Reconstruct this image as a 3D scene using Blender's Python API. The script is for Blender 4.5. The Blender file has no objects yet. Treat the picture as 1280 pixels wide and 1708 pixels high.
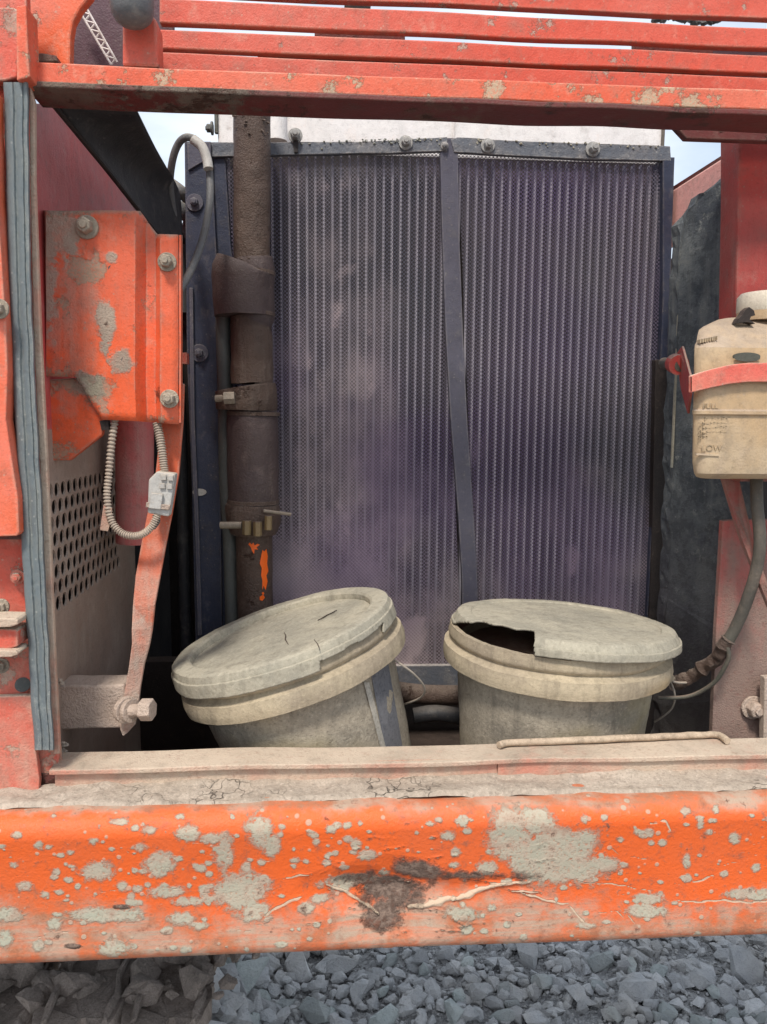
import bpy, bmesh, math, random
import numpy as np
from mathutils import Vector, Matrix, noise
random.seed(7); np.random.seed(7)
R = math.radians
scn = bpy.context.scene
COL = scn.collection

# ------------------------------------------------------------------ camera
CAMZ = 1.6
ROT = Matrix.Rotation(R(-4.0), 3, 'Z') @ Matrix.Rotation(R(90 - 6.9), 3, 'X') @ Matrix.Rotation(0.0085, 3, 'Z')
FPX = 1300.0
cam = bpy.data.cameras.new('camera'); camo = bpy.data.objects.new('camera', cam); COL.objects.link(camo)
camo.matrix_world = Matrix.Translation((0, 0, CAMZ)) @ ROT.to_4x4()
cam.sensor_fit = 'VERTICAL'; cam.sensor_height = 36.0; cam.lens = 36.0 * FPX / 1708.0
cam.clip_start = 0.02; cam.clip_end = 3000
scn.camera = camo

# ------------------------------------------------------------------ world, sun, exposure
w = bpy.data.worlds.new('World'); scn.world = w; w.use_nodes = True
wn = w.node_tree; wn.nodes.clear()
SUN_EL, SUN_AZ = 56.0, 198.0          # azimuth clockwise from +Y
sky = wn.nodes.new('ShaderNodeTexSky'); sky.sky_type = 'NISHITA'; sky.sun_disc = False
sky.sun_elevation = R(SUN_EL); sky.sun_rotation = R(SUN_AZ); sky.air_density = 1.0; sky.dust_density = 2.0
tc = wn.nodes.new('ShaderNodeTexCoord'); mp = wn.nodes.new('ShaderNodeMapping'); mp.inputs['Scale'].default_value = (1, 1, 2.6)
cn = wn.nodes.new('ShaderNodeTexNoise'); cn.inputs['Scale'].default_value = 2.3; cn.inputs['Detail'].default_value = 7; cn.inputs['Roughness'].default_value = .55
cr = wn.nodes.new('ShaderNodeValToRGB'); cr.color_ramp.elements[0].position = .36; cr.color_ramp.elements[1].position = .62
cr.color_ramp.elements[0].color = (.35, .35, .35, 1)
cmx = wn.nodes.new('ShaderNodeMix'); cmx.data_type = 'RGBA'
cmx.inputs[7].default_value = (5.5, 6.0, 6.7, 1)      # cloud deck radiance (before the world strength)
bg = wn.nodes.new('ShaderNodeBackground'); bg.inputs['Strength'].default_value = 0.125
wo = wn.nodes.new('ShaderNodeOutputWorld')
L = wn.links.new
L(tc.outputs['Generated'], mp.inputs['Vector']); L(mp.outputs['Vector'], cn.inputs['Vector']); L(cn.outputs['Fac'], cr.inputs['Fac'])
L(cr.outputs['Color'], cmx.inputs[0]); L(sky.outputs['Color'], cmx.inputs[6]); L(cmx.outputs[2], bg.inputs['Color']); L(bg.outputs[0], wo.inputs['Surface'])
sl = bpy.data.lights.new('sun', 'SUN'); sl.energy = 2.3; sl.angle = R(10); sl.color = (1, .95, .88)
so = bpy.data.objects.new('sun', sl); COL.objects.link(so)
az = R(SUN_AZ); d = Vector((math.sin(az) * math.cos(R(SUN_EL)), math.cos(az) * math.cos(R(SUN_EL)), math.sin(R(SUN_EL))))
so.rotation_euler = d.to_track_quat('Z', 'Y').to_euler(); so.location = (0, -3, 6)
scn.view_settings.view_transform = 'Standard'; scn.view_settings.look = 'None'
scn.view_settings.gamma = 1; scn.view_settings.exposure = 0.58; scn.view_settings.use_curve_mapping = False

# ------------------------------------------------------------------ geometry helpers
def ray(u, v): return ROT @ Vector(((u - 640) / FPX, -(v - 854) / FPX, -1))
C0 = Vector((0, 0, CAMZ))
def W(u, v, Y): r = ray(u, v); return C0 + r * (Y / r.y)
def WX(u, v, X): r = ray(u, v); return C0 + r * (X / r.x)
def WZ(u, v, Z): r = ray(u, v); return C0 + r * ((Z - CAMZ) / r.z)
RI = ROT.transposed()
def proj(p):
    q = RI @ (Vector(p) - C0); return 640 - FPX * q.x / q.z, 854 + FPX * q.y / q.z

class MB:
    def __init__(s): s.v = []; s.f = []
    def add(s, vs, fs):
        o = len(s.v); s.v += [Vector(x) for x in vs]; s.f += [tuple(i + o for i in f) for f in fs]; return s
    def box(s, a, b):
        x0, x1 = sorted((a[0], b[0])); y0, y1 = sorted((a[1], b[1])); z0, z1 = sorted((a[2], b[2]))
        return s.add([(x0,y0,z0),(x1,y0,z0),(x1,y1,z0),(x0,y1,z0),(x0,y0,z1),(x1,y0,z1),(x1,y1,z1),(x0,y1,z1)],
              [(0,3,2,1),(4,5,6,7),(0,1,5,4),(1,2,6,5),(2,3,7,6),(3,0,4,7)])
    def prism(s, front, off):            # front: list of points, off: vector
        n = len(front); off = Vector(off); front = [Vector(p) for p in front]
        return s.add(front + [p + off for p in front],
              [tuple(range(n)), tuple(range(2*n-1, n-1, -1))] + [(i, i+n, (i+1) % n + n, (i+1) % n) for i in range(n)])
    def tube(s, pts, rad, n=12, cap=True, corr=None):
        pts = [Vector(p) for p in pts]; rs = rad if isinstance(rad, (list, tuple)) else [rad]*len(pts)
        up = Vector((0.13, 0.31, .94)); o = len(s.v); prev = None
        for i, p in enumerate(pts):
            t = (pts[min(i+1, len(pts)-1)] - pts[max(i-1, 0)]).normalized()
            a = (prev - t*prev.dot(t)) if prev is not None else (up - t*up.dot(t))
            if a.length < 1e-6: a = t.orthogonal()
            a.normalize(); prev = a; b = t.cross(a)
            for k in range(n):
                an = 2*math.pi*k/n; s.v.append(p + (a*math.cos(an) + b*math.sin(an))*rs[i])
        for i in range(len(pts)-1):
            for k in range(n):
                k2 = (k+1) % n; s.f.append((o+i*n+k, o+i*n+k2, o+(i+1)*n+k2, o+(i+1)*n+k))
        if cap:
            s.f.append(tuple(o+k for k in range(n))[::-1]); s.f.append(tuple(o+(len(pts)-1)*n+k for k in range(n)))
        return s
    def lathe(s, prof, M, n=64, a0=0, a1=2*math.pi, keep=None):    # prof [(r,z)], matrix M
        o = len(s.v); full = abs(a1-a0-2*math.pi) < 1e-6; m = n if full else n+1
        for r, z in prof:
            for k in range(m):
                an = a0 + (a1-a0)*k/n; s.v.append(M @ Vector((r*math.cos(an), r*math.sin(an), z)))
        for i in range(len(prof)-1):
            for k in range(n):
                k2 = (k+1) % m
                f = (o+i*m+k, o+i*m+k2, o+(i+1)*m+k2, o+(i+1)*m+k)
                if keep is None or keep(sum((s.v[j] for j in f), Vector())/4, i, k): s.f.append(f)
        return s
    def sub(s, maxlen):                 # cut long faces so that they can be dented
        bm = bmesh.new(); vs = [bm.verts.new(v) for v in s.v]
        for f in s.f:
            try: bm.faces.new([vs[i] for i in f])
            except ValueError: pass
        for it in range(6):
            es = [e for e in bm.edges if e.calc_length() > maxlen]
            if not es: break
            bmesh.ops.subdivide_edges(bm, edges=es, cuts=1, use_grid_fill=True)
        bm.verts.index_update(); s.v = [v.co.copy() for v in bm.verts]; s.f = [tuple(v.index for v in f.verts) for f in bm.faces]; bm.free(); return s
    def wob(s, amp, sc=6.0, off=0.0):
        s.v = [v + noise.noise_vector(v*sc + Vector((off, off, off)))*amp for v in s.v]; return s

def crv(pts, n=8):                     # Catmull-Rom
    pts = [Vector(p) for p in pts]; P = [pts[0]*2-pts[1]] + pts + [pts[-1]*2-pts[-2]]; out = []
    for i in range(1, len(P)-2):
        for k in range(n):
            t = k/n; a, b, c, d_ = P[i-1], P[i], P[i+1], P[i+2]
            out.append(.5*((2*b) + (c-a)*t + (2*a-5*b+4*c-d_)*t*t + (-a+3*b-3*c+d_)*t**3))
    out.append(pts[-1]); return out
def px(pts, Y): return [W(u, v, Y) for u, v in pts]
def pz(pts): return [W(u, v, Y) for u, v, Y in pts]

WORLD_LOC = {}
def thing(name, label, cat, loc, group=None):
    o = bpy.data.objects.new(name, None); COL.objects.link(o); o.location = loc; o['label'] = label; o['category'] = cat
    o.empty_display_size = .05
    if group: o['group'] = group
    WORLD_LOC[o] = Vector(loc); return o
def mesh_of(name, mb, mat, smooth=None):
    me = bpy.data.meshes.new(name)
    me.from_pydata([tuple(v) for v in mb.v], [], mb.f); me.validate(); 
    bm = bmesh.new(); bm.from_mesh(me); bmesh.ops.recalc_face_normals(bm, faces=bm.faces[:]) if smooth != 'open' else None; bm.to_mesh(me); bm.free()
    if mat: me.materials.append(mat)
    if smooth:
        me.shade_smooth()
        if smooth != 'open': me.set_sharp_from_angle(angle=R(38))
    return me
def obj(name, mb, mat, parent=None, bev=0, smooth=False, label=None, solid=0, seg=2):
    c = sum(mb.v, Vector())/len(mb.v)
    mb.v = [v - c for v in mb.v]
    me = mesh_of(name, mb, mat, smooth); o = bpy.data.objects.new(name, me); COL.objects.link(o)
    o.location = c - (WORLD_LOC[parent] if parent else Vector()); o.parent = parent; WORLD_LOC[o] = c
    if label: o['label'] = label
    if solid:
        m = o.modifiers.new('s', 'SOLIDIFY'); m.thickness = solid; m.offset = 0
    if bev:
        m = o.modifiers.new('b', 'BEVEL'); m.width = bev; m.segments = seg; m.limit_method = 'ANGLE'; m.angle_limit = R(40); m.harden_normals = False
    return o
def tag(o, label=None, cat=None, group=None, kind=None):
    if label: o['label'] = label
    if cat: o['category'] = cat
    if group: o['group'] = group
    if kind: o['kind'] = kind
    return o

# ------------------------------------------------------------------ materials
class NT:
    def __init__(s, name):
        s.m = bpy.data.materials.new(name); s.m.use_nodes = True; s.t = s.m.node_tree; s.t.nodes.clear()
        s.out = s.n('OutputMaterial'); s.g = s.n('NewGeometry')
    def n(s, t): return s.t.nodes.new('ShaderNode' + t)
    def put(s, sock, val):
        if hasattr(val, 'default_value') or hasattr(val, 'is_output'): s.t.links.new(val, sock)
        else:
            if isinstance(val, (tuple, list)) and len(val) == 3 and sock.type == 'RGBA': val = (*val, 1)
            sock.default_value = val
    def pos(s, sc=(1,1,1), off=(0,0,0), rot=(0,0,0), src=None):
        m = s.n('Mapping'); s.t.links.new(src or s.g.outputs['Position'], m.inputs['Vector'])
        m.inputs['Scale'].default_value = sc; m.inputs['Location'].default_value = off; m.inputs['Rotation'].default_value = rot; return m.outputs[0]
    def noise(s, scale, detail=6, rough=.55, vec=None, dist=0):
        n = s.n('TexNoise'); s.put(n.inputs['Vector'], vec or s.g.outputs['Position']); n.inputs['Scale'].default_value = scale
        n.inputs['Detail'].default_value = detail; n.inputs['Roughness'].default_value = rough; n.inputs['Distortion'].default_value = dist; return n.outputs['Fac']
    def vor(s, scale, feat='F1', vec=None, out='Distance'):
        n = s.n('TexVoronoi'); n.feature = feat; s.put(n.inputs['Vector'], vec or s.g.outputs['Position']); n.inputs['Scale'].default_value = scale; return n.outputs[out]
    def mr(s, val, a, b, c=0., d_=1., smooth=True):
        n = s.n('MapRange'); n.interpolation_type = 'SMOOTHSTEP' if smooth else 'LINEAR'
        s.put(n.inputs[0], val); n.inputs[1].default_value = a; n.inputs[2].default_value = b; n.inputs[3].default_value = c; n.inputs[4].default_value = d_; return n.outputs[0]
    def math(s, op, a, b=None, c=None):
        n = s.n('Math'); n.operation = op; s.put(n.inputs[0], a)
        if b is not None: s.put(n.inputs[1], b)
        if c is not None: s.put(n.inputs[2], c)
        return n.outputs[0]
    def mix(s, f, a, b):
        n = s.n('Mix'); n.data_type = 'RGBA'; n.clamp_factor = True; s.put(n.inputs[0], f); s.put(n.inputs[6], a); s.put(n.inputs[7], b); return n.outputs[2]
    def attr(s, name): n = s.n('Attribute'); n.attribute_name = name; return n.outputs['Fac']
    def sep(s, v): n = s.n('SeparateXYZ'); s.t.links.new(v, n.inputs[0]); return n.outputs
    def bump(s, h, dist=.001, st=1., nrm=None):
        n = s.n('Bump'); s.put(n.inputs['Height'], h); n.inputs['Distance'].default_value = dist; n.inputs['Strength'].default_value = st
        if nrm: s.t.links.new(nrm, n.inputs['Normal'])
        return n.outputs[0]
    def fin(s, col, rough=.6, nrm=None, metal=0., spec=.35):
        b = s.n('BsdfPrincipled'); s.put(b.inputs['Base Color'], col); s.put(b.inputs['Roughness'], rough); s.put(b.inputs['Metallic'], metal); s.put(b.inputs['Specular IOR Level'], spec)
        if nrm: s.t.links.new(nrm, b.inputs['Normal'])
        s.t.links.new(b.outputs[0], s.out.inputs['Surface']); return s.m

DUST = (.50, .40, .30); DUST2 = (.36, .28, .21); PRIMER = (.52, .52, .40)
ORANGE = (.82, .13, .035); RED = (.52, .06, .038); SALMON = (.78, .20, .13)

def weathered(name, base, base2, dust=DUST, amt=.3, up=.6, chips=0., chipcol=PRIMER, chipsc=26, rough=.5, bump=.0006, sc=5., streak=.25, fine=.15, low=None, rust=0., spec=.3, vscale=(1,1,1), off=0., edge=.6, patches=()):
    t = NT(name); P = t.pos(vscale, (off, off*.7, off*1.3))
    n1 = t.noise(sc, 7, .6, P); n2 = t.noise(sc*7, 6, .62, P); n3 = t.noise(420, 3, .6, P)
    st = t.noise(1., 5, .6, t.pos((70, 70, 3.), (off, 0, 0)))
    col = t.mix(t.mr(n1, .35, .68), base, base2)
    col = t.mix(t.math('MULTIPLY', t.mr(n2, .42, .72), .45), col, tuple(c*.72 for c in base))
    nz = t.sep(t.g.outputs['Normal'])[2]
    m = t.math('ADD', t.math('MULTIPLY', t.mr(nz, .15, .9), up), amt - .5)
    m = t.math('ADD', m, t.math('MULTIPLY', n1, .75)); m = t.math('ADD', m, t.math('MULTIPLY_ADD', n2, .55, -.275))
    m = t.math('ADD', m, t.math('MULTIPLY_ADD', st, streak*2, -streak))
    if low:      # thicker dirt towards a given height (dust thrown up from below)
        z = t.sep(t.g.outputs['Position'])[2]; m = t.math('ADD', m, t.mr(z, low[0], low[1], low[2], 0., False))
    for (pc, prx, prz, pst) in patches:      # splashes of dried mud at given places
        q = t.pos((1/prx, .0, 1/prz), (-pc[0]/prx, 0, -pc[2]/prz)); ln = t.n('VectorMath'); ln.operation = 'LENGTH'; t.t.links.new(q, ln.inputs[0])
        k = t.math('ADD', ln.outputs['Value'], t.math('MULTIPLY_ADD', n2, 2.2, -1.1)); k = t.math('ADD', k, t.math('MULTIPLY_ADD', t.noise(48, 7, .7), 2.4, -1.2)); m = t.math('ADD', m, t.mr(k, 1.35, .65, 0., pst))
    m = t.mr(m, .15, .85)
    dcol = t.mix(n2, dust, tuple(c*.68 for c in dust)); dcol = t.mix(t.mr(n1, .4, .6), dcol, tuple(min(1, c*1.12) for c in dust))
    col = t.mix(m, col, dcol)
    h = t.math('ADD', t.math('MULTIPLY', n2, .5), t.math('MULTIPLY', n3, .35)); h = t.math('MULTIPLY_ADD', m, t.math('MULTIPLY', n3, .9), h)
    rg = t.mix(m, (rough,)*3, (.92,)*3)
    if chips:
        v = t.vor(chipsc, vec=t.pos((1,1,1), (off,0,0))); nn = t.noise(chipsc*1.9, 10, .74, P); n4 = t.noise(chipsc*.22, 3, .5, P)
        k = t.math('SUBTRACT', t.math('ADD', nn, t.math('MULTIPLY', n4, .7)), t.math('MULTIPLY', v, .35))
        k = t.mr(k, .86 - chips, .94 - chips); cc = t.mix(t.noise(chipsc*3), chipcol, tuple(c*.7 for c in chipcol))
        col = t.mix(t.math('MULTIPLY', t.math('MULTIPLY', k, t.mr(n3, .3, .55, .45, 1.)), .8), col, cc); h = t.math('MULTIPLY_ADD', k, -.35, h)
    if rust:
        nr = t.noise(19, 8, .7, t.pos((1,1,1), (3.1+off, 5, 2))); k = t.mr(nr, .66-rust, .72-rust)
        col = t.mix(t.math('MULTIPLY', k, .9), col, t.mix(n2, (.09, .035, .02), (.03, .018, .014))); h = t.math('MULTIPLY_ADD', k, .4, h)
    if edge:
        bv = t.n('Bevel'); bv.samples = 3; bv.inputs['Radius'].default_value = .0045
        dp = t.n('VectorMath'); dp.operation = 'DOT_PRODUCT'; t.t.links.new(bv.outputs[0], dp.inputs[0]); t.t.links.new(t.g.outputs['Normal'], dp.inputs[1])
        ek = t.math('MULTIPLY', t.mr(dp.outputs['Value'], .985, .90), t.mr(t.math('ADD', n2, t.math('MULTIPLY_ADD', n3, .5, -.25)), .38, .58))
        col = t.mix(t.math('MULTIPLY', ek, edge), col, dcol)
    g1 = t.noise(34, 9, .72, t.pos((1, 1, .8), (off*2, 1, off))); g2 = t.noise(150, 6, .75)
    col = t.mix(t.math('MULTIPLY', t.mr(g1, .50, .72), .42), col, tuple(c*.50 for c in dust))
    col = t.mix(t.math('MULTIPLY', t.mr(g1, .46, .28), .30), col, tuple(min(1, c*1.25) for c in dust))
    col = t.mix(t.math('MULTIPLY', t.mr(g2, .52, .68), .30), col, tuple(c*.35 for c in base))
    sp_ = t.mr(t.vor(130, vec=t.pos(off=(off, 2, 1))), .20, .10); col = t.mix(t.math('MULTIPLY', t.math('MULTIPLY', sp_, t.mr(g1, .45, .6)), .45), col, dust)
    h = t.math('MULTIPLY_ADD', g1, .8, h)
    col = t.mix(t.math('MULTIPLY', t.mr(n3, .5, .75), fine), col, tuple(c*.35 for c in DUST2))
    rr = t.n('SeparateColor'); t.t.links.new(rg, rr.inputs[0])
    return t.fin(col, rr.outputs[0], t.bump(h, bump*2.2, 1.), spec=spec)

M = {}
M['orange'] = weathered('orange_paint', ORANGE, SALMON, amt=.20, chips=.04, chipsc=34, off=1)
M['cover'] = weathered('orange_cover_paint', (.85, .125, .035), (.74, .14, .065), dust=(.38,.30,.23), amt=.24, rust=.035, chips=.14, chipcol=(.36, .33, .23), chipsc=19, streak=.3, patches=[(W(178,540,.925),.010,.024,.8),(W(205,605,.925),.014,.016,.7),(W(100,385,.925),.02,.03,.5),(W(150,640,.925),.02,.012,.6),(W(120,560,.925),.035,.10,.28),(W(80,470,.925),.01,.06,.4),(W(185,430,.925),.006,.006,.6)], off=2.3, rough=.38)
M['salmon'] = weathered('faded_red_paint', (.64, .09, .05), (.64, .13, .085), dust=(.50,.34,.25), amt=.26, chips=.03, chipcol=(.5, .42, .33), chipsc=38, streak=.0, off=4, rough=.5)
M['beam'] = weathered('top_beam_paint', (.74, .12, .055), (.72, .165, .095), dust=(.60,.44,.31), amt=.20, up=.4, chips=.10, chipcol=(.55, .5, .33), chipsc=40, streak=.0, off=6)
M['under'] = weathered('shaded_dirty_red_paint', (.17, .035, .03), (.13, .04, .034), dust=(.17, .13, .10), amt=.28, rust=.12, patches=[(W(330,165,.9),.08,.02,.7),(W(130,150,.9),.06,.03,.5),(W(720,175,.9),.05,.02,.4)], streak=0, off=7)  # dirty red, darkened to put the underside's shade into the colour
M['pillar'] = weathered('pillar_paint', (.66, .08, .045), (.66, .14, .09), amt=.3, chips=.08, chipcol=(.5, .4, .3), streak=.12, off=8, low=(1.0, 1.45, .55))
M['inner'] = weathered('inner_red_paint', (.66, .085, .075), (.52, .14, .13), dust=(.42, .26, .22), amt=.22, streak=.35, off=9, low=(1.2, 1.75, .55))
M['tan'] = weathered('dusty_inner_panel', (.36, .24, .18), (.38, .28, .22), dust=(.50, .39, .31), amt=.55, off=10)
M['redpost'] = weathered('red_post_paint', (.46, .055, .045), (.36, .075, .06), dust=(.30, .205, .165), amt=.32, off=12, low=(1.15, 1.62, 1.0), streak=.3)
M['sill'] = weathered('dusty_sill', (.62, .17, .11), (.56, .28, .19), dust=(.50, .40, .30), amt=.72, up=.22, off=13, streak=0, sc=7)
M['stay'] = weathered('stay_paint', (.66, .11, .035), (.60, .14, .07), dust=(.46, .36, .285), amt=.16, off=14, low=(1.0, 1.55, 1.25), streak=.3)
M['dustmetal'] = weathered('dust_covered_steel', (.34, .24, .19), (.42, .32, .26), dust=(.50, .39, .31), amt=.75, off=15, bump=.0012)
M['bolt'] = weathered('dusty_bolt', (.20, .17, .13), (.30, .25, .19), dust=(.44, .36, .27), amt=.45, off=16, bump=.001, rust=.02)
M['navy'] = weathered('navy_frame_paint', (.030, .036, .062), (.045, .05, .078), dust=(.20, .17, .15), amt=.0, up=.8, off=17, rough=.45, streak=.25)
M['navygrey'] = weathered('grey_blue_frame_paint', (.085, .08, .105), (.10, .095, .12), dust=(.30, .27, .25), amt=.14, up=.7, off=18, streak=.1, low=(1.2, 1.7, .2))
M['flange'] = weathered('dusty_flange', (.11, .12, .14), (.13, .13, .14), dust=(.52, .47, .42), amt=.30, up=.9, off=19, streak=0, sc=16, bump=.001)
M['pipe'] = weathered('mud_caked_pipe', (.085, .055, .042), (.13, .085, .062), dust=(.25, .19, .15), amt=.30, rust=.06, streak=.5, off=20, bump=.0022, sc=8, fine=.4)
M['hosewrap'] = weathered('dirty_rubber_hose', (.075, .052, .05), (.10, .07, .062), dust=(.20, .15, .125), amt=.3, off=21, bump=.0014, fine=.3)
M['darkrub'] = weathered('black_rubber', (.022, .022, .025), (.035, .035, .036), dust=(.16, .14, .12), amt=.05, off=22)
M['greyhose'] = weathered('grey_hose', (.15, .15, .15), (.12, .12, .12), dust=(.33, .29, .24), amt=.25, off=23, rough=.5)
M['drainhose'] = weathered('green_grey_hose', (.09, .09, .07), (.08, .07, .06), dust=(.24, .185, .14), amt=.35, off=24)
M['tubegrey'] = weathered('grey_tube', (.10, .105, .095), (.08, .085, .08), dust=(.22, .19, .16), amt=.2, off=25)
M['seal'] = weathered('rubber_seal', (.15, .175, .18), (.10, .12, .135), dust=(.46, .46, .40), amt=.24, up=.2, off=26, streak=.55, rough=.6, vscale=(1,1,.35))
M['cream'] = weathered('cream_painted_tank', (.82, .77, .72), (.78, .73, .70), dust=(.62, .50, .42), amt=.02, up=.0, off=27, streak=.12, rough=.4, fine=.05)
M['plastic'] = weathered('aged_yellow_plastic', (.50, .34, .19), (.55, .42, .27), dust=(.44, .34, .25), amt=.40, up=.5, off=28, rough=.4, bump=.0004, sc=9)
M['cap'] = weathered('pale_plastic_cap', (.66, .58, .44), (.62, .52, .42), dust=(.62, .52, .42), amt=.3, off=29, rough=.5)
M['conduit'] = weathered('dusty_conduit', (.34, .27, .21), (.40, .33, .27), dust=(.50, .41, .32), amt=.5, off=30)
M['conn'] = weathered('grey_white_connector', (.50, .48, .44), (.44, .41, .37), dust=(.50, .42, .33), amt=.22, off=31, rough=.5)
M['brass'] = weathered('brass_fitting', (.24, .17, .08), (.16, .11, .06), dust=(.22, .16, .12), amt=.3, off=32, rough=.4)
M['black'] = weathered('cavity_shade_black', (.022, .016, .014), (.035, .025, .02), dust=(.10, .07, .055), amt=.22, edge=0, off=33)  # near black carries the compartment's shade, also used for real black pieces
M['hood'] = weathered('black_hood_lining', (.028, .027, .030), (.06, .055, .052), dust=(.20, .17, .15), amt=.12, edge=.0, up=.2, off=34, rough=.55, streak=.1)
M['wire'] = weathered('bail_wire', (.28, .25, .21), (.33, .29, .24), dust=(.44, .36, .28), amt=.4, off=35)
M['tubes'] = weathered('condenser_tube', (.37, .345, .40), (.44, .41, .44), dust=(.58, .52, .50), amt=.12, up=0, off=36, streak=.3, low=(1.2, 1.8, .35))
M['purple'] = weathered('shaded_maroon_plate', (.10, .05, .06), (.12, .06, .075), dust=(.2, .15, .13), amt=.05, off=37)  # maroon darkened to put the shade behind the guard into the colour
M['strapred'] = weathered('strap_paint', (.72, .14, .10), (.70, .22, .15), dust=(.58, .46, .34), amt=.22, off=38, sc=14)

M['fbolt'] = weathered('zinc_bolt', (.34, .33, .31), (.26, .25, .24), dust=(.52, .48, .42), amt=.35, off=61)
M['pink'] = weathered('brightened_pink_red_paint', (.85, .38, .32), (.86, .44, .38), dust=(.75, .52, .44), amt=.25, off=62)  # base colour raised because the slanted beam sits in shadow
def mud_mat(name, base, dark, crack=.0, bump=.003, tint=(.3, .3, .3), tintamt=0., sp=1.):
    t = NT(name); P = t.g.outputs['Position']
    a = t.noise(9, 8, .6); b = t.noise(55, 9, .72); c = t.noise(260, 6, .75)
    col = t.mix(t.mr(a, .36, .66), base, dark); col = t.mix(t.math('MULTIPLY', t.mr(b, .48, .68), .35+.25*sp), col, tuple(x*.55 for x in base))
    col = t.mix(t.math('MULTIPLY', t.mr(c, .52, .66), .6*sp), col, tuple(x*.40 for x in base))
    col = t.mix(t.math('MULTIPLY', t.mr(c, .47, .34), .5*sp), col, tuple(min(1, x*1.4) for x in base))
    stz = t.noise(1, 5, .65, t.pos((60, 60, 4))); col = t.mix(t.math('MULTIPLY', t.mr(stz, .50, .70), .35), col, tuple(x*.45 for x in dark))
    if tintamt: col = t.mix(t.math('MULTIPLY', t.mr(t.noise(5, 4, .5, t.pos(off=(4, 1, 7))), .5, .66), tintamt), col, tint)
    h = t.math('ADD', t.math('MULTIPLY', b, .9), t.math('MULTIPLY', c, .8))
    if crack:
        n = t.n('TexNoise'); n.inputs['Scale'].default_value = 30; t.t.links.new(P, n.inputs['Vector']); mx = t.n('Mix'); mx.data_type = 'VECTOR'; mx.inputs[0].default_value = .09
        t.t.links.new(P, mx.inputs[4]); t.t.links.new(n.outputs['Color'], mx.inputs[5])
        e = t.vor(38, 'DISTANCE_TO_EDGE', mx.outputs[1]); k = t.math('MULTIPLY', t.mr(t.math('ADD', e, t.math('MULTIPLY_ADD', c, .08, -.04)), .035, .0), t.mr(t.noise(9, 3, .5, t.pos(off=(1, 2, 3))), .57, .70))
        col = t.mix(t.math('MULTIPLY', k, crack), col, tuple(x*.3 for x in dark)); h = t.math('MULTIPLY_ADD', k, -1.5, h)
    return t.fin(col, .95, t.bump(h, bump), spec=.15)
M['mud'] = mud_mat('caked_dry_mud', (.50, .415, .33), (.42, .345, .27), crack=.75, bump=.0022)
M['bucket'] = mud_mat('dried_mud_on_plastic', (.41, .35, .265), (.27, .235, .185), bump=.0016, tint=(.42, .34, .17), tintamt=.5)
M['lid'] = mud_mat('dusty_lid', (.44, .395, .30), (.31, .285, .225), bump=.0010, tint=(.27, .285, .26), tintamt=.7, sp=.7)
M['collar'] = mud_mat('dusty_bucket_collar', (.48, .395, .27), (.33, .27, .195), bump=.0012, tint=(.46, .32, .16), tintamt=.6, sp=.6)
M['label'] = mud_mat('grey_bucket_label', (.17, .17, .18), (.21, .20, .20), bump=.0006)
M['labelw'] = mud_mat('pale_label_border', (.46, .42, .35), (.36, .33, .28), bump=.0006)
M['trackmud'] = mud_mat('track_mud', (.40, .33, .28), (.28, .235, .20), bump=.006)
M['rodmud'] = mud_mat('dusty_rod', (.5, .39, .28), (.42, .32, .23), bump=.001)
def cork():
    t = NT('crumbling_grey_foam'); a = t.noise(7, 8, .65); b = t.noise(60, 9, .75); c = t.noise(280, 4, .7); x = t.sep(t.g.outputs['Position'])[0]
    col = t.mix(t.mr(a, .35, .65), (.15, .16, .16), (.075, .083, .095)); col = t.mix(t.mr(b, .55, .68), col, (.24, .245, .23)); col = t.mix(t.mr(b, .36, .30), col, (.008, .01, .014)); rp = t.noise(26, 9, .8, t.pos(off=(3, 3, 3))); xm = t.mr(x, .42, .50, 0., .45); col = t.mix(t.math('MULTIPLY', t.mr(rp, .50, .56), xm), col, (.03, .035, .04)); col = t.mix(t.math('MULTIPLY', t.mr(rp, .46, .40), xm), col, (.20, .205, .19))
    st = t.noise(1, 4, .6, t.pos((40, 40, 2.5)))
    col = t.mix(t.math('MULTIPLY', t.mr(st, .5, .75), .5), col, (.22, .225, .21))
    z = t.sep(t.g.outputs['Position'])[2]; col = t.mix(t.math('MULTIPLY', t.mr(z, 1.55, 1.1), .55), col, (.20, .165, .145))
    return t.fin(col, .9, t.bump(t.math('ADD', b, t.math('MULTIPLY', c, .3)), .004), spec=.15)
M['foam'] = cork()
def rock(name, ca, cb):
    t = NT(name); oi = t.n('ObjectInfo'); a = t.noise(14, 7, .6); b = t.noise(110, 7, .7)
    col = t.mix(t.mr(a, .36, .66), ca, cb); col = t.mix(t.math('MULTIPLY', t.mr(t.noise(2.2, 4), .5, .62), .5), col, (.44, .40, .345)); col = t.mix(t.math('MULTIPLY', oi.outputs['Random'], .6), col, (.20, .20, .20)); col = t.mix(t.math('MULTIPLY', t.mr(b, .5, .75), .5), col, tuple(x*.45 for x in ca))
    return t.fin(col, .85, t.bump(t.math('ADD', a, t.math('MULTIPLY', b, .9)), .010), spec=.2)
M['stone'] = rock('blue_grey_stone', (.47, .475, .475), (.62, .61, .59))
M['stone2'] = rock('green_grey_stone', (.42, .46, .44), (.52, .55, .52))
def ground_mat():
    t = NT('gravel_ground'); a = t.noise(3, 8, .6); v = t.vor(60); v2 = t.vor(150); b = t.noise(200, 4)
    col = t.mix(v, (.20, .20, .20), (.50, .49, .475)); col = t.mix(t.math('MULTIPLY', a, .5), col, (.20, .20, .195))
    return t.fin(col, .95, t.bump(t.math('ADD', v, t.math('MULTIPLY', v2, .4)), .02), spec=.2)
M['ground'] = ground_mat()
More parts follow.
